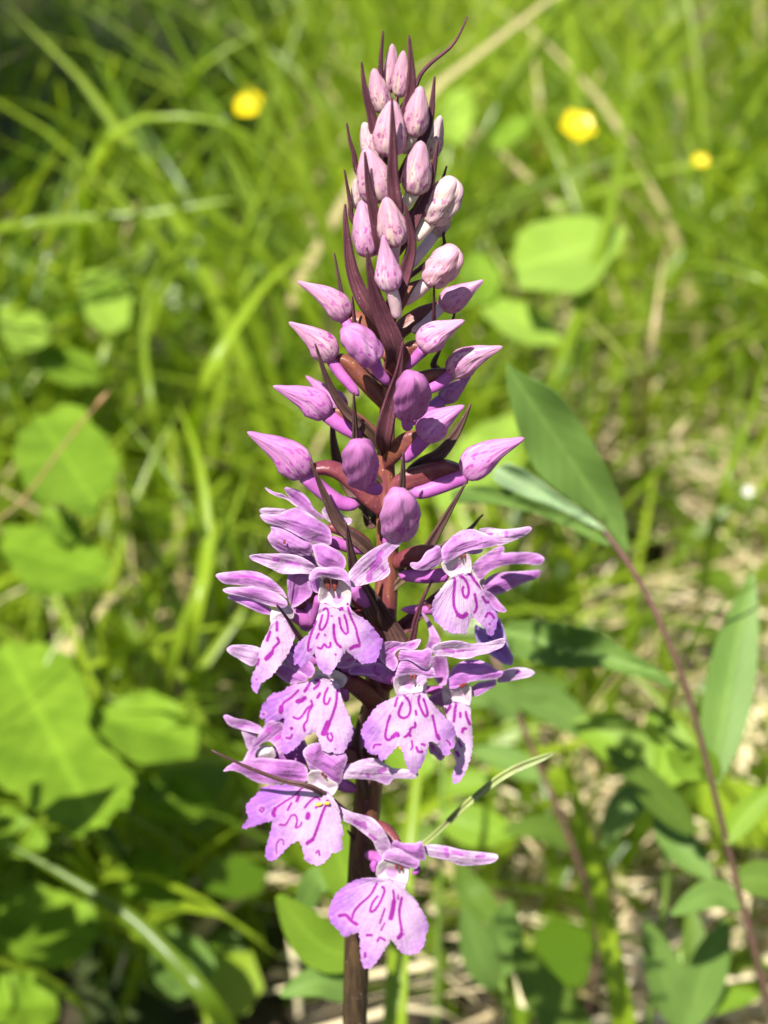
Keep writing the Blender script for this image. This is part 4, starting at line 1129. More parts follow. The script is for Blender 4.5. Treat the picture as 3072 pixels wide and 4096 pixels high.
# petals of flowers turned away, showing between the open ones
for k, (crop, o, n, mt) in enumerate((
        ('P', (430, 560, 500, 520, 560, 600, 540, 700, 470, 720, 430, 650), 4.0, 'petal'), ('P', (300, 760, 380, 740, 470, 790, 520, 850, 440, 880, 350, 840), 3.5, 'shade_petal'),
        ('P', (560, 860, 640, 820, 720, 880, 700, 960, 620, 960), 3.5, 'petal'), ('P', (740, 760, 830, 740, 870, 830, 830, 930, 760, 900), 2.5, 'shade_petal'),
        ('P', (430, 330, 520, 360, 540, 440, 480, 470, 420, 420), 3.0, 'petal'), ('P', (1080, 560, 1150, 540, 1180, 640, 1120, 700, 1060, 660), 2.0, 'violet'),
        ('P', (300, 1130, 380, 1090, 460, 1140, 440, 1230, 350, 1220), 3.0, 'shade_petal'), ('P', (640, 1180, 720, 1150, 760, 1230, 700, 1300, 630, 1280), 2.5, 'shade_petal'))):
    sheet('petal', S(crop, *o), mt, orchid, n, None, 0.4, 0.3, -0.3, 0.0, 0.8, 40, 0.5, 6.0, seed=300 + k)

# ------------------------------------------------------------------ meadow behind the orchid
def to_cam(v):
    return (v - CAM).normalized()


UPW = Vector((0, -0.25, 1)).normalized()


def bg_strap(name, pts, hw_px, mat, parent=None, shape='oval', nh=None, keel=0.2, rings=14, wave=0.0, seed=1, label=None, cat=None, group=None, across=5, extra=None, twist=0.0):
    """leaf through (x, y, depth) points of the 1659-wide photograph"""
    w = [G(*p) for p in pts]
    mid = w[len(w) // 2]
    hw = hw_px * K * mpp(mid)
    o = strap(name, w, hw, mat, parent, keel, rings, across, shape, nh if nh is not None else (-FWD * 0.7 + UPW * 0.7), 0.00025, wave, seed, extra, origin=None if parent is not None else w[0], twist=twist)
    if parent is None:
        tag(o, label, cat, group)
    return o


def root_below(p):
    return Vector((p.x, p.y, 0.0))


# the willowherb-like plant with a reddish stem
stem_pts = [G(1290, 1130, 0.285), G(1345, 1200, 0.287), G(1400, 1290, 0.29), G(1480, 1480, 0.297), G(1540, 1700, 0.31), G(1590, 1900, 0.325), G(1645, 2110, 0.34)]
tail = stem_pts[-1] + (stem_pts[-1] - stem_pts[-2]).normalized() * 0.03
foot = Vector((tail.x + 0.008, tail.y + 0.01, 0.0))
wp = thing('willowherb', foot, 'slender plant with a curved reddish stem and long pointed dark green leaves', 'plant')
sweep('stem', [foot - Vector((0, 0, 0.004)), (foot + tail) / 2, tail] + stem_pts[::-1], [0.0010, 0.0010, 0.00085, 0.00078, 0.0007, 0.0006, 0.00055], 'redstem', wp, 10, 40)
bg_sheet('leaf', S('r2', 255, 105, 300, 150, 370, 190, 480, 240, 560, 310, 640, 420, 700, 520, 770, 640, 830, 760, 880, 880, 902, 1000, 908, 1140, 880, 1125, 800, 1010, 720, 930, 640, 880, 520, 800, 430, 720, 370, 620, 320, 480, 280, 330, 255, 220), 'leaf_green', wp, 0.283, 0.002, 0.0035, 0.004, seed=3)
bg_sheet('leaf', S('r2', 175, 715, 200, 680, 260, 652, 350, 690, 430, 740, 520, 820, 620, 880, 720, 950, 805, 1035, 720, 995, 600, 935, 480, 875, 350, 835, 250, 790, 190, 745), 'leaf_pale', wp, 0.280, 0.003, 0.0, 0.003, seed=4)
bg_sheet('leaf', S('r2', -40, 795, 130, 772, 280, 800, 420, 868, 560, 928, 680, 988, 780, 1055, 825, 1115, 700, 1055, 560, 985, 380, 915, 200, 875, 60, 865, -40, 862), 'leaf_green', wp, 0.279, 0.003, 0.0, 0.003, seed=5)
bg_sheet('leaf', S('r2', 200, 1565, 270, 1520, 400, 1498, 560, 1515, 720, 1565, 850, 1635, 960, 1695, 1060, 1755, 1150, 1830, 1160, 1870, 1000, 1800, 860, 1775, 740, 1745, 560, 1755, 400, 1725, 280, 1685), 'leaf_green', wp, 0.296, 0.0, -0.004, 0.006, seed=6)
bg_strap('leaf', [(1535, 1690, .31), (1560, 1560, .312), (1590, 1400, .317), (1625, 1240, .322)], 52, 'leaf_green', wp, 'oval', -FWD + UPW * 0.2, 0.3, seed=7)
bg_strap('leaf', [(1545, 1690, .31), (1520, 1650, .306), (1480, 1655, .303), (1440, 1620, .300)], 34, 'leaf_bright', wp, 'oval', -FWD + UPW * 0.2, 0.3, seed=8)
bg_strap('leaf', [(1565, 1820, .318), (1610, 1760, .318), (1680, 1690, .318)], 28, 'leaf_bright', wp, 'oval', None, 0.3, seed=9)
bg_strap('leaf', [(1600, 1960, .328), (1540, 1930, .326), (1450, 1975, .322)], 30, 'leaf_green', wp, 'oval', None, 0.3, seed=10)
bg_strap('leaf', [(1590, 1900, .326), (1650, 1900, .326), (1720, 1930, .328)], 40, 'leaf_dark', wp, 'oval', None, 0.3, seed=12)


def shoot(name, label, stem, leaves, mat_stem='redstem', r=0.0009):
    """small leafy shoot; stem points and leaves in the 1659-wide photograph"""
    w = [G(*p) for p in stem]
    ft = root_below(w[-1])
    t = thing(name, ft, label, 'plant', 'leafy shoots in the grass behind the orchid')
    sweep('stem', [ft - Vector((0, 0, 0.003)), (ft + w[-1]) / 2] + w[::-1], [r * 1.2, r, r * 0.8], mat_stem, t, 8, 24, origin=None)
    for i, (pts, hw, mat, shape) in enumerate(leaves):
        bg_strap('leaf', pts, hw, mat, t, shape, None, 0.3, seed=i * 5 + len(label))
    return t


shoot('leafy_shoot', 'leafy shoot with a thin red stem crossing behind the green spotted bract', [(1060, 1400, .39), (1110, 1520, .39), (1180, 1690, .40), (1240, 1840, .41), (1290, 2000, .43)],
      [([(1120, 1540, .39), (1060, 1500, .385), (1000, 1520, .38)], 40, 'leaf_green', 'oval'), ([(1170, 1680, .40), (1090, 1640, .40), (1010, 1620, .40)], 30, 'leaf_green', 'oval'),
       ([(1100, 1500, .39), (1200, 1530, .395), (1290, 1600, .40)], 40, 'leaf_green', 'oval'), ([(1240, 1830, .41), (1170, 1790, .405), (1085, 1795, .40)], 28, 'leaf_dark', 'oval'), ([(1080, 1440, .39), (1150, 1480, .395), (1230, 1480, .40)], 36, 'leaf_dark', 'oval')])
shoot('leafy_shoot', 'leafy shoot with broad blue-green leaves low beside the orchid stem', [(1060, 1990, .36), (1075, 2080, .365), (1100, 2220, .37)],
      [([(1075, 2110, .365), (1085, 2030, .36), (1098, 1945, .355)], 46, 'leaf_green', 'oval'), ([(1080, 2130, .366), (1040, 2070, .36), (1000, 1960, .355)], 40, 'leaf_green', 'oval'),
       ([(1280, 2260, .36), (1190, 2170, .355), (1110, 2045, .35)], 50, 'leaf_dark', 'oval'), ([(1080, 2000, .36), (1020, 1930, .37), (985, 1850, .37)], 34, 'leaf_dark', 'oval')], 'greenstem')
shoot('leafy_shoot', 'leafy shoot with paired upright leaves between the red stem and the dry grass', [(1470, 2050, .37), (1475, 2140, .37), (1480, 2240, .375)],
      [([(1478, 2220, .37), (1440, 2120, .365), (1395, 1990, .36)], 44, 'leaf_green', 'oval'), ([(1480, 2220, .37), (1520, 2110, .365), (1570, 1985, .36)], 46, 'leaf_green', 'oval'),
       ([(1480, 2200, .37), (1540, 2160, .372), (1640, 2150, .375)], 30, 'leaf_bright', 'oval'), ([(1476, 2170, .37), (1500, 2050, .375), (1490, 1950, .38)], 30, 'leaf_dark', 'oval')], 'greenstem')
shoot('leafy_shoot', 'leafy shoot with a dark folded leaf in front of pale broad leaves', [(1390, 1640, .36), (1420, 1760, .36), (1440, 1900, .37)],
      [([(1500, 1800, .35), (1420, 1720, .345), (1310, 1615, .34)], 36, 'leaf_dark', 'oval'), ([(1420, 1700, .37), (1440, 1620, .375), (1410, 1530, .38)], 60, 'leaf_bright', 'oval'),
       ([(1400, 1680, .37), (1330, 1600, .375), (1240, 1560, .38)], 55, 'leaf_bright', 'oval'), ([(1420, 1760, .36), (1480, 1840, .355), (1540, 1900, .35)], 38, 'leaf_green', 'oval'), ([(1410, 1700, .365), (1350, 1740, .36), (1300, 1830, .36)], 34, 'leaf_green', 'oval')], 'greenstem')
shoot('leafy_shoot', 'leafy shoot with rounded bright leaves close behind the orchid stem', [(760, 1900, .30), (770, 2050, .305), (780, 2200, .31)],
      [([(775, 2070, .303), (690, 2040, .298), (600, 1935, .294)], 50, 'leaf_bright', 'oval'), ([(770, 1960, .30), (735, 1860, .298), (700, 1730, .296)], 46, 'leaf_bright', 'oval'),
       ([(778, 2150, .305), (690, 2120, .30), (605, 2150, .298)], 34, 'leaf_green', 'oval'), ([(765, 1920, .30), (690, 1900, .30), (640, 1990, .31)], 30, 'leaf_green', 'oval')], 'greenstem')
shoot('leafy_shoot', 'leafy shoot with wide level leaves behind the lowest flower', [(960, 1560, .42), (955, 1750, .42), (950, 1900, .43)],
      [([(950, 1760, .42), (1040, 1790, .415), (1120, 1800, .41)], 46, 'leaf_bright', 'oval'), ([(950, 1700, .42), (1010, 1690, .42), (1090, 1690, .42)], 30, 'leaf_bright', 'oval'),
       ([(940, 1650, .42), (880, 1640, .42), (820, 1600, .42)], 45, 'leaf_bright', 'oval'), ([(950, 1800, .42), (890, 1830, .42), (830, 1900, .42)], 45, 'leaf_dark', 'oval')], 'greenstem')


# broad toothed leaves at the foot of the grass
def bramble(label, foot_px, leaves):
    w = G(*foot_px)
    ft = root_below(w)
    t = thing('bramble', ft, label, 'plant', 'broad leaved plants low in the grass')
    for i, (out, d, gy, m) in enumerate(leaves):
        q = np.array(out)
        b = CAM + ray(*q.mean(0)) * (d + 0.002)
        sweep('leaf_stalk', [ft - Vector((0, 0, 0.002)), Vector((ft.x * 0.6 + b.x * 0.4, ft.y * 0.6 + b.y * 0.4, b.z * 0.6)), b], [0.0009, 0.0007, 0.0005], 'greenstem', t, 7, 14)
        bg_sheet('leaf', out, m, t, d, random.uniform(-0.006, 0.006), gy, 0.007, seed=i * 3 + len(label), teeth=0.035)
    return t


bramble('broad toothed leaves under the thin russet stalk', (190, 1180, .50),
        [(S('l2', 90, 430, 160, 370, 300, 300, 390, 300, 420, 370, 500, 450, 560, 560, 565, 640, 500, 720, 440, 830, 400, 850, 330, 770, 250, 765, 150, 740, 80, 600, 60, 500), .46, -0.035, 'bramble'),
         (S('l2', 10, 900, 60, 870, 200, 880, 300, 960, 420, 930, 490, 1000, 530, 1080, 500, 1140, 400, 1180, 300, 1200, 200, 1200, 130, 1170, 60, 1080, 10, 1010), .45, -0.03, 'bramble'),
         (S('l2', 180, 780, 300, 790, 390, 860, 380, 950, 300, 960, 200, 890), .465, -0.03, 'leaf_bright')])
bramble('large angular toothed leaves low down in the grass', (250, 1700, .47),
        [(S('l3', -20, -160, 150, -175, 300, -120, 370, 0, 395, 100, 380, 200, 440, 270, 550, 360, 588, 430, 560, 520, 480, 590, 400, 640, 330, 668, 260, 620, 170, 570, 60, 480, -60, 400, -60, 100), .425, -0.022, 'bramble'),
         (S('l3', 420, 130, 520, 70, 620, 30, 720, 60, 830, 150, 865, 230, 840, 330, 760, 335, 640, 352, 560, 335, 480, 270, 420, 210), .435, -0.02, 'bramble'),
         (S('l3', -60, 520, 60, 540, 200, 640, 200, 740, 80, 760, -60, 720), .44, -0.02, 'leaf_bright')])
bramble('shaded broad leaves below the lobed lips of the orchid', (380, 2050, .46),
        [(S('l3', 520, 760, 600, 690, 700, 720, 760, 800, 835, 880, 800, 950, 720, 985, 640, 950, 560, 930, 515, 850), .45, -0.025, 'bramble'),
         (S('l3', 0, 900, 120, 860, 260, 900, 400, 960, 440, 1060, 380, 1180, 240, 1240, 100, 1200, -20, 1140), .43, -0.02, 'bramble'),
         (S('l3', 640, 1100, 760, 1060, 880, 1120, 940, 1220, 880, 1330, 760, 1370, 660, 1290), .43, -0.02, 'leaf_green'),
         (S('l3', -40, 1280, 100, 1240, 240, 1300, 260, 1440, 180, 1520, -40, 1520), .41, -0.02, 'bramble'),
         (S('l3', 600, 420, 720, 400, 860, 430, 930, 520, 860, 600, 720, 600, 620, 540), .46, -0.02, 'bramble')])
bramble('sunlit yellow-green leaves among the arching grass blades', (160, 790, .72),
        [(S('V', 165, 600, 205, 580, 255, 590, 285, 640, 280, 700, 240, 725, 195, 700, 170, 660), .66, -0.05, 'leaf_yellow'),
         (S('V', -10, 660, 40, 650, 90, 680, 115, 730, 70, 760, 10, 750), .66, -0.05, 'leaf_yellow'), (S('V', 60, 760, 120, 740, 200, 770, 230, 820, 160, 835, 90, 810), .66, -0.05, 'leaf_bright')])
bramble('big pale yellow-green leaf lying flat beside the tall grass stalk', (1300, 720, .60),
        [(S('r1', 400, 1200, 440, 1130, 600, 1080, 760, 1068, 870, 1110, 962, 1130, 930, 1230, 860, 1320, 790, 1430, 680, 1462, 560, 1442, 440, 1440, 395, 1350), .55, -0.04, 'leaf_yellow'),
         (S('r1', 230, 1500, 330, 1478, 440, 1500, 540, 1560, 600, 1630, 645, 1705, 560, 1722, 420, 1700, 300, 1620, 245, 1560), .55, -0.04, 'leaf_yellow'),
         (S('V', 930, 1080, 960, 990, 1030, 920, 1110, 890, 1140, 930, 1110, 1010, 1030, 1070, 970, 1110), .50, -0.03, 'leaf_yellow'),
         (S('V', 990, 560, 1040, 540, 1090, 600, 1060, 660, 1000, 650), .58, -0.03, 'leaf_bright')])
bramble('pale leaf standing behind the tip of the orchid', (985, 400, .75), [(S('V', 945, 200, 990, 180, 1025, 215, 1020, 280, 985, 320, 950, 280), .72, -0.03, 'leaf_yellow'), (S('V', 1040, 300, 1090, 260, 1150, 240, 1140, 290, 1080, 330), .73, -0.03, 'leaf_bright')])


# buttercups
def buttercup(label, x, y, d, size, tilt, npet=5, openness=0.5):
    c = G(x, y, d)
    ft = Vector((c.x + 0.02, c.y + 0.03, 0.0))
    t = thing('buttercup', ft, label, 'buttercup', 'yellow buttercups in the grass')
    ax = Vector(tilt).normalized()
    sweep('stem', [ft - Vector((0, 0, 0.003)), (ft + c) / 2 + Vector((0.004, 0, 0.01)), c - ax * 0.002], [0.0009, 0.0008, 0.0006], 'greenstem', t, 8, 16)
    e1 = ax.orthogonal().normalized()
    e2 = ax.cross(e1)
    for k in range(npet):
        a = 2 * math.pi * k / npet
        rd = e1 * math.cos(a) + e2 * math.sin(a)
        pts = [c, c + rd * size * 0.55 + ax * size * 0.18 * openness * 2, c + rd * size + ax * size * 0.55 * openness * 2]
        strap('petal', pts, size * 0.56, 'yellow', t, 0.3, 9, 5, 'oval', ax, 0.0002, seed=k)
    sweep('centre', [c, c + ax * size * 0.35], round_ends([size * 0.25, size * 0.25], 0.3, 0.5), 'yellow_mid', t, 10, 8)


buttercup('round cupped yellow buttercup above the arching grass blade', 537, 226, 0.70, 0.0076, (-0.1, -0.75, 0.6), openness=0.45)
buttercup('open yellow buttercup with spread petals beside the spike', 1247, 275, 0.66, 0.0084, (0.15, -0.6, 0.75), openness=0.2)
buttercup('tiny half hidden yellow buttercup over the bent grass blade', 1511, 352, 0.70, 0.0044, (0.1, -0.5, 0.8), openness=0.5)

# single blades one can follow in the photograph
blades = [
    ('grass_blade', 'broad grass blade arching over below the round buttercup', [(190, 400, .60), (230, 300, .59), (320, 252, .58), (420, 255, .58), (510, 275, .58), (620, 340, .59)], 20, 0.9, None),
    ('grass_blade', 'long level grass blade reaching across to the spike', [(-20, 500, .62), (150, 475, .62), (330, 462, .62), (520, 430, .62), (700, 420, .63)], 17, 0.7, None),
    ('grass_blade', 'tall thin grass stalk rising beside the open buttercup', [(1195, 850, .50), (1255, 660, .52), (1310, 490, .55), (1345, 300, .60), (1365, 120, .64), (1390, -40, .68)], 11, 0.7, None),
    ('grass_blade', 'bent bright blade under the tiny buttercup', [(1160, 470, .78), (1300, 410, .78), (1450, 365, .78), (1560, 350, .78), (1700, 330, .78)], 13, 0.8, None),
    ('grass_blade', 'pale curving blade beside the dry grass tussock', [(1700, 640, .6), (1600, 590, .6), (1520, 570, .61), (1420, 585, .62)], 15, 0.7, None),
    ('grass_blade', 'bright blade folded at the joint beside the red stalk', [(1350, 2230, .36), (1310, 2010, .355), (1275, 1840, .35), (1245, 1730, .345), (1215, 1600, .34)], 27, 0.95, None),
    ('grass_blade', 'narrow blue-green blade crossing the upright leaf of the red stemmed plant', [(1720, 1215, .31), (1620, 1270, .31), (1540, 1320, .31), (1490, 1400, .315)], 13, 0.2, None),
    ('grass_blade', 'upright yellow-green blade close behind the orchid stem', [(850, 2260, .33), (862, 2050, .335), (880, 1850, .34), (905, 1640, .35), (930, 1450, .36)], 26, 0.85, None),
    ('grass_blade', 'light grey-green blade slanting over the dark leaves', [(-30, 1800, .40), (120, 1880, .395), (270, 1975, .39), (370, 2070, .385), (450, 2160, .38)], 20, 0.3, None),
    ('grass_blade', 'stiff pale blade slanting down past the shaded hollow', [(250, 880, .46), (330, 980, .455), (390, 1070, .45), (440, 1160, .45)], 15, 0.4, None),
    ('grass_blade', 'wide bright blade leaning towards the lowest buds', [(440, 830, .52), (500, 720, .52), (570, 620, .53), (640, 560, .54), (720, 540, .55)], 22, 1.0, None),
    ('grass_blade', 'slanting blade in front of the dark hollow above the arch', [(430, 620, .68), (350, 420, .70), (250, 200, .72), (150, 20, .76)], 13, 0.25, None),
    ('grass_blade', 'straight blade leaning from the dark hollow to the round buttercup', [(500, 300, .80), (430, 180, .82), (380, 90, .84), (320, -40, .86)], 14, 0.3, None),
    ('grass_blade', 'flat sunlit blade tip floating in front of the dark hollow', [(600, 50, .80), (560, 70, .80), (500, 100, .80), (430, 150, .80)], 18, 0.85, None),
    ('grass_blade', 'vertical pale straw stalk beside the dark gap', [(1165, 260, .82), (1160, 180, .82), (1152, 100, .83), (1148, 10, .84)], 13, 0.9, 0.7),
    ('grass_blade', 'short cream straw standing by the flat pale leaf', [(1405, 760, .55), (1420, 650, .55), (1440, 520, .56)], 13, 0.9, 1.0),
    ('grass_blade', 'pale bleached blade hanging behind the top buds', [(1040, 480, .60), (1075, 560, .60), (1110, 640, .60)], 13, 1.0, 0.55),
    ('grass_blade', 'bleached blade lying below the flat pale leaf', [(1230, 640, .52), (1300, 720, .52), (1370, 800, .53)], 14, 1.0, 0.6),
    ('grass_blade', 'green stalk leaning along the right hand dry tussock', [(1560, 1060, .42), (1620, 900, .44), (1680, 700, .47)], 14, 0.6, None),
    ('grass_blade', 'dark blade under the flat leaf beside the spike', [(1195, 860, .48), (1230, 760, .48), (1270, 640, .49)], 11, 0.1, None),
    ('grass_blade', 'curved grass blade standing over the sunlit yellow-green leaves', [(330, 900, .56), (310, 740, .57), (330, 600, .58), (400, 500, .59)], 13, 0.6, None),
    ('grass_blade', 'blade slanting from the toothed leaves up to the bud tips', [(380, 1400, .46), (440, 1250, .46), (500, 1120, .47), (540, 1000, .48)], 16, 0.75, None),
    ('grass_blade', 'wide upright blade behind the half open flower', [(420, 1330, .44), (450, 1180, .45), (430, 1000, .46), (380, 860, .48)], 20, 0.95, None),
]
for i, (nm, lab, pts, hw, var, dry) in enumerate(blades):
    lab = lab.replace('right hand ', '')
    w = [G(*q) for q in pts]
    if w[-1].z < w[0].z:
        w = w[::-1]
    mid = w[len(w) // 2]
    out = (w[0] - w[1]).normalized()
    low = w[0] + out * 0.010
    fv = Vector((low.x, low.y + 0.01, 0.0))
    dr = low - CAM
    fr = CAM + dr * (CAM.z / -dr.z)                   # leaning up out of the turf towards the viewer's side
    ft = fv * 0.35 + fr * 0.65
    ft.z = 0.0
    o = strap(nm, [ft, ft * 0.3 + low * 0.7] + w, hw * K * mpp(mid), 'grass', None, 0.35, 34, 5, 'grass', -FWD * 0.7 + UPW * 0.7, 0.00025, 0.0, 50 + i, {'var': var, 'dry': dry if dry else 0.0}, origin=ft)
    tag(o, lab, 'grass blade', 'single grass blades behind the orchid')


w = [G(*q) for q in ((-60, 1230, .40), (60, 1070, .40), (150, 945, .40), (235, 845, .40))]
ft = Vector((w[0].x - 0.02, w[0].y, 0.0))
stalk = thing('dry_stalk', ft, 'thin russet stalk leaning over the broad toothed leaves', 'stalk')
sweep('stalk', [ft - Vector((0, 0, 0.003)), (ft + w[0]) / 2] + w, [0.0006, 0.0004, 0.00028], 'russet', stalk, 8, 24)
sweep('seed_head', [w[2] * 0.35 + w[3] * 0.65, w[3]], round_ends([0.0006, 0.0008, 0.0004], 0.3, 0.3), 'russet', stalk, 8, 8)


def white_flower(label, x, y, d, size):
    c = G(x, y, d)
    ft = Vector((c.x + 0.01, c.y + 0.015, 0.0))
    t = thing('white_flower', ft, label, 'flower')
    ax = Vector((0.0, -0.7, 0.7)).normalized()
    sweep('stem', [ft - Vector((0, 0, 0.003)), (ft + c) / 2 + Vector((0.003, 0, 0.004)), c], [0.0006, 0.0005, 0.0004], 'greenstem', t, 7, 12)
    e1 = ax.orthogonal().normalized()
    e2 = ax.cross(e1)
    for k in range(5):
        a = 2 * math.pi * k / 5
        rd = e1 * math.cos(a) + e2 * math.sin(a)
        strap('petal', [c, c + rd * size * 0.6 + ax * size * 0.2, c + rd * size + ax * size * 0.3], size * 0.45, 'white', t, 0.2, 8, 5, 'oval', ax, 0.0002, seed=k)
    sweep('centre', [c, c + ax * size * 0.3], round_ends([size * 0.22, size * 0.22], 0.3, 0.5), 'yellow_mid', t, 8, 6)


white_flower('small white flower beside the red stem', 1612, 1765, 0.42, 0.0024)
white_flower('tiny white flower in the dry grass above the narrow blade', 1615, 1062, 0.52, 0.0020)

# masses nobody could count
def blade_mass(name, label, n, xy, hgt, wid, lean, mat, varf, dryf=None, segs=6, droop=0.5, z0=0.0, lying=False, seed=1):
    r = np.random.default_rng(seed)
    X, Y = xy(r, n)
    n = len(X)
    H = r.uniform(hgt[0], hgt[1], n) * r.uniform(0.6, 1.0, n)
    Wd = r.uniform(wid[0], wid[1], n) * 0.5
    A = r.uniform(0, 2 * math.pi, n)
    L = r.uniform(lean[0], lean[1], n)
    face = r.uniform(0, 2 * math.pi, n)
    ts = np.linspace(0, 1, segs + 1)
    ly = np.sin(A)
    ly = np.where(ly < 0, ly * 0.45, ly)              # few lean over towards the path side
    V = np.zeros((n, segs + 1, 3, 3))
    for i, t in enumerate(ts):
        hx = np.cos(A) * L * H * (t ** 1.8)
        hy = ly * L * H * (t ** 1.8)
        hz = H * (t - droop * L * t ** 3 * 0.75) if not lying else H * 0.12 * np.sin(math.pi * t) + 0.004 + H * 0.1 * t * r.uniform(0, 1, n)
        w = Wd * min(1.0, 0.6 + t) * (1 - max(0, (t - 0.35) / 0.65) ** 1.7) + 0.0001
        c = np.stack([X + hx, Y + hy, z0 + np.maximum(hz, 0.002) - (0.006 if i == 0 else 0)], 1)
        sx, sy = np.cos(face + 0.6 * t) * w, np.sin(face + 0.6 * t) * w
        side = np.stack([sx, sy, np.zeros(n)], 1)
        V[:, i, 0] = c - side
        V[:, i, 1] = c + np.stack([-sy, sx, np.zeros(n)], 1) * 0.35
        V[:, i, 2] = c + side
    V = V.reshape(-1, 3)
    F = []
    b = (np.arange(n) * (segs + 1) * 3)[:, None]
    quads = []
    for i in range(segs):
        for j in range(2):
            a = i * 3 + j
            quads.append(np.stack([b[:, 0] + a, b[:, 0] + a + 1, b[:, 0] + a + 4, b[:, 0] + a + 3], 1))
    F = np.concatenate(quads)
    me = bpy.data.meshes.new(name)
    me.vertices.add(len(V))
    me.vertices.foreach_set('co', V.ravel())
    me.loops.add(len(F) * 4)
    me.loops.foreach_set('vertex_index', F.ravel().astype(np.int32))
    me.polygons.add(len(F))
    me.polygons.foreach_set('loop_start', np.arange(0, len(F) * 4, 4, dtype=np.int32))
    me.polygons.foreach_set('loop_total', np.full(len(F), 4, dtype=np.int32))
    me.polygons.foreach_set('use_smooth', np.ones(len(F), bool))
    me.update(calc_edges=True)
    var = np.clip(varf(r, X, Y), 0, 1)
    at = me.attributes.new('var', 'FLOAT', 'POINT')
    at.data.foreach_set('value', np.repeat(var, (segs + 1) * 3).astype(np.float32))
    dr = dryf(r, X, Y) if dryf is not None else np.zeros(n)
    at = me.attributes.new('dry', 'FLOAT', 'POINT')
    at.data.foreach_set('value', np.repeat(dr, (segs + 1) * 3).astype(np.float32))
    me.materials.append(MATS[mat])
    o = bpy.data.objects.new(name, me)
    COL.objects.link(o)
    return tag(o, label, 'grass', None, 'stuff')


def area(y0, y1, power=1.0, side=None, clump=0.25):
    def f(r, n):
        Y = y0 + (y1 - y0) * r.uniform(0, 1, n) ** power
        half = 0.13 + 0.34 * (Y + 0.17)
        X = r.uniform(-1, 1, n) * half
        fld = np.sin(17 * X + 3 * np.sin(5 * Y)) * np.sin(14 * Y + 2 * np.sin(7 * X) + 1) + 0.5 * np.sin(41 * X + 2) * np.sin(37 * Y)
        kp = r.uniform(0, 1, n) < clump + (1 - clump) * np.clip(fld * 1.5 + 0.6, 0, 1)
        X, Y, half = X[kp], Y[kp], half[kp]
        n = len(X)
        if side is not None:
            keep = r.uniform(0, 1, n) < side(X / half, Y)
            X, Y = X[keep], Y[keep]
        return X, Y
    return f


def sm(a, b, x):
    t = np.clip((x - a) / (b - a), 0, 1)
    return t * t * (3 - 2 * t)


leftish = lambda x, y: 0.12 + 0.88 * (1 - sm(-0.1, 0.4, x))
rightish = lambda x, y: 0.12 + 0.88 * sm(-0.05, 0.35, x)
no_hollow = lambda x, y: np.where((x < -0.12) & (y > 0.62), 0.30, 1.0)

blade_mass('meadow_grass', 'short green meadow grass filling the ground behind the orchid', 4800, area(0.16, 1.9, 1.15, leftish), (0.05, 0.17), (0.003, 0.0075), (0.3, 1.3), 'grass',
           lambda r, X, Y: 0.42 + 0.40 * np.sin(X * 11) * np.cos(Y * 7 + 1) + r.normal(0, 0.30, len(X)), lambda r, X, Y: (r.uniform(0, 1, len(X)) > 0.93) * 1.0, seed=11)
blade_mass('tall_grass', 'taller arching grass standing farther back', 4200, area(0.42, 1.7, 0.9, no_hollow, 0.15), (0.14, 0.36), (0.0025, 0.0075), (0.25, 1.1), 'grass',
           lambda r, X, Y: 0.42 + 0.3 * np.sin(X * 9 + 1) + r.normal(0, 0.34, len(X)), lambda r, X, Y: (r.uniform(0, 1, len(X)) > 0.965) * 1.0, seed=12)
blade_mass('sunlit_grass', 'bright arching grass blades in the middle distance', 6500, area(0.26, 1.5, 1.0, lambda x, y: (0.25 + 0.75 * (1 - sm(0.1, 0.5, x))) * np.where((x < -0.15) & (y > 0.6), 0.18, 1.0), 0.12), (0.06, 0.20), (0.0014, 0.0042), (0.4, 1.5), 'grass',
           lambda r, X, Y: r.uniform(0.35, 1.1, len(X)), lambda r, X, Y: (r.uniform(0, 1, len(X)) > 0.9) * 1.0, seed=17)
blade_mass('moss_grass', 'fine thin grass between the dry straws', 2600, area(0.14, 1.4, 1.1, rightish), (0.03, 0.08), (0.001, 0.0032), (0.3, 1.6), 'grass',
           lambda r, X, Y: r.uniform(0.3, 1.0, len(X)), lambda r, X, Y: (r.uniform(0, 1, len(X)) > 0.8) * 0.8, seed=13)
blade_mass('dry_straw', 'pale dry straw lying matted on the ground', 11000, area(0.13, 1.8, 1.2, lambda x, y: 0.04 + 0.96 * sm(0.0, 0.45, x)), (0.06, 0.20), (0.0014, 0.0042), (0.6, 1.5), 'straw',
           lambda r, X, Y: r.uniform(0, 1, len(X)), None, lying=True, seed=14)


blade_mass('near_grass', 'thin green blades rising in front of the broad toothed leaves', 520, area(0.15, 0.34, 1.0, lambda x, y: 0.1 + 0.9 * (1 - sm(-0.4, 0.0, x)), 0.5), (0.06, 0.17), (0.0012, 0.0038), (0.3, 1.2), 'grass',
           lambda r, X, Y: r.uniform(0.0, 1.0, len(X)), lambda r, X, Y: (r.uniform(0, 1, len(X)) > 0.92) * 1.0, seed=18)
blade_mass('broad_grass', 'narrow lance shaped green blades among the leafy shoots', 620, area(0.15, 0.45, 1.0, lambda x, y: 0.05 + 0.95 * sm(0.0, 0.3, x), 0.5), (0.05, 0.13), (0.003, 0.0075), (0.3, 1.2), 'grass',
           lambda r, X, Y: r.uniform(0.0, 0.6, len(X)), None, seed=19)


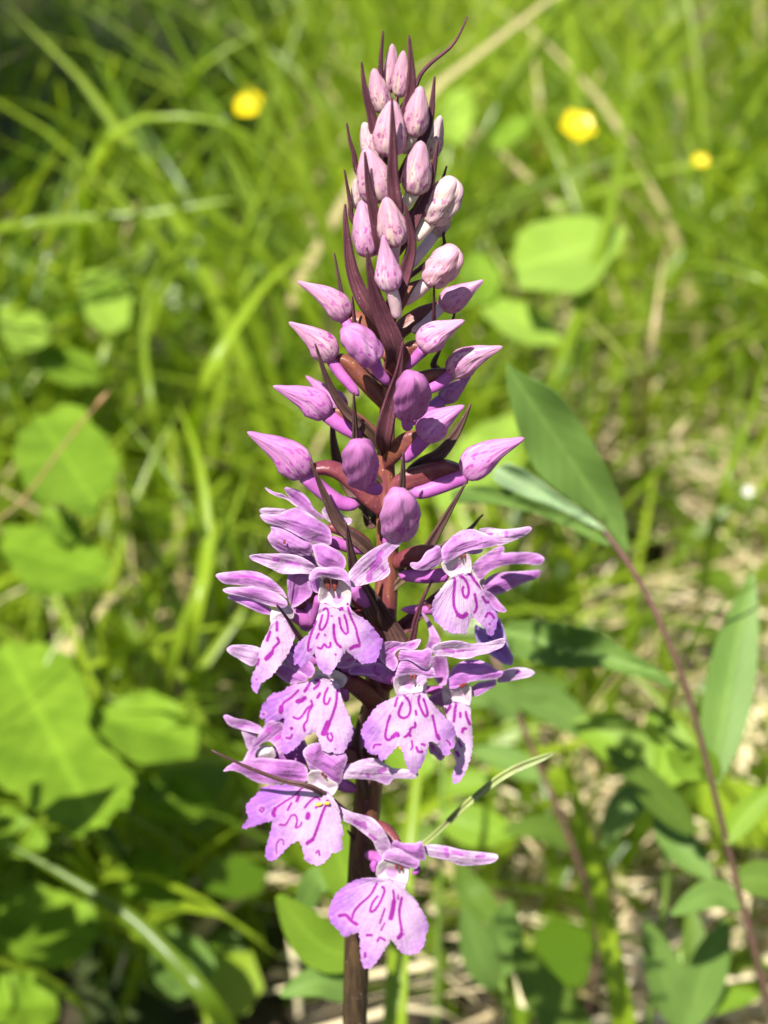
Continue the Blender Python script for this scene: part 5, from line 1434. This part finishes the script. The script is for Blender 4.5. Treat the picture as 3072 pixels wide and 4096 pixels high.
def leaf_mass(name, label, n, xy, size, zr, mat, seed):
    r = np.random.default_rng(seed)
    X, Y = xy(r, n)
    n = len(X)
    Z = r.uniform(zr[0], zr[1], n) * r.uniform(0.3, 1, n)
    a = r.uniform(0, 2 * math.pi, n)
    s = r.uniform(size[0], size[1], n)
    tl = r.normal(0, 0.4, (n, 2))
    nrm = np.stack([tl[:, 0], tl[:, 1] - 0.25, np.ones(n)], 1)
    nrm /= np.linalg.norm(nrm, axis=1)[:, None]
    d = np.stack([np.cos(a), np.sin(a), np.zeros(n)], 1)
    d -= nrm * (d * nrm).sum(1)[:, None]
    d /= np.linalg.norm(d, axis=1)[:, None]
    q = np.cross(nrm, d)
    prof = [(0, 0, 0), (0.3, 0.34, 0.08), (0.65, 0.33, 0.06), (1.0, 0.0, -0.05), (0.65, -0.33, 0.06), (0.3, -0.34, 0.08), (0.32, 0, -0.02), (0.66, 0, -0.02)]
    C = np.stack([X, Y, Z], 1)
    V = np.stack([C + d * (u * s)[:, None] + q * (v * s)[:, None] + nrm * (w * s)[:, None] for u, v, w in prof], 1).reshape(-1, 3)
    base = np.arange(n) * 8
    F = []
    for b in base:
        F += [(b, b + 6, b + 1), (b + 6, b + 7, b + 2, b + 1), (b + 7, b + 3, b + 2), (b, b + 5, b + 6), (b + 5, b + 4, b + 7, b + 6), (b + 4, b + 3, b + 7)]
    o = link(name, V, F, mat, None, {'var': np.repeat(r.uniform(0, 1, n), 8), 'dry': np.zeros(n * 8)})
    return tag(o, label, 'leaves', None, 'stuff')


leaf_mass('ground_leaves', 'small green leaves carpeting the meadow floor', 1100, area(0.15, 1.7, 1.15, lambda x, y: 0.3 + 0.7 * (1 - sm(0.0, 0.4, x))), (0.014, 0.036), (0.01, 0.08), 'lowleaf', 21)


# unseen bushes added out of view to shade the hollow and the lower leaves
def in_frame(C, margin=1.12):
    rel = C - np.array(CAM)
    dz = rel @ np.array(FWD)
    x = (rel @ np.array(RGT)) / dz * FPX
    y = (rel @ np.array(UPV)) / dz * FPX
    return (dz > 0.02) & (np.abs(x) < 1536 * margin) & (np.abs(y) < 2048 * margin)


def shade_bush(label, foot, centre, radii, n, leaf, zmin, seed, nb=7, branch=0.006, margin=1.12):
    t = thing('shade_bush', foot, label, 'shade_bush')
    r = np.random.default_rng(seed)
    u = r.normal(0, 1, (n, 3))
    u /= np.linalg.norm(u, axis=1)[:, None]
    rad = r.uniform(0.2, 1, n) ** 0.5
    C = np.array(centre) + u * rad[:, None] * np.array(radii)
    C = C[(C[:, 2] > zmin) & ~in_frame(C, margin)]
    n = len(C)
    for k in range(nb):
        e = Vector(C[r.integers(0, n)])
        b = Vector(foot) + Vector((r.uniform(-.02, .02), r.uniform(-.02, .02), -0.005))
        sweep('branch', [b, b * 0.6 + e * 0.4 + Vector((0, 0, e.z * 0.25)), e], [branch, branch * 0.7, branch * 0.25], 'redstem', t, 8, 12)
    d = r.normal(0, 1, (n, 3))
    d /= np.linalg.norm(d, axis=1)[:, None]
    nr = r.normal(0, 0.5, (n, 3)) + np.array([0, 0, 1.0])
    q = np.cross(nr, d)
    q /= np.linalg.norm(q, axis=1)[:, None]
    s = r.uniform(leaf * 0.6, leaf * 1.2, n)
    V = np.stack([C, C + d * (s * 0.5)[:, None] + q * (s * 0.32)[:, None], C + d * s[:, None], C + d * (s * 0.5)[:, None] - q * (s * 0.32)[:, None]], 1).reshape(-1, 3)
    F = [(i * 4, i * 4 + 1, i * 4 + 2, i * 4 + 3) for i in range(n)]
    link('crown', V, F, 'lowleaf', t, {'var': np.repeat(r.uniform(0, 0.6, n), 4), 'dry': np.zeros(n * 4)}, smooth=False)


shade_bush('unseen leafy shrub added to shade the hollow behind the grass', (-0.70, 0.95, 0.0), (-0.60, 0.84, 0.48), (0.42, 0.44, 0.30), 6500, 0.045, 0.17, 5)
shade_bush('unseen low shrub added to shade the broad toothed leaves', (-0.24, 0.06, 0.0), (-0.18, 0.05, 0.15), (0.13, 0.10, 0.07), 420, 0.032, 0.07, 6, 5, 0.002, 1.55)
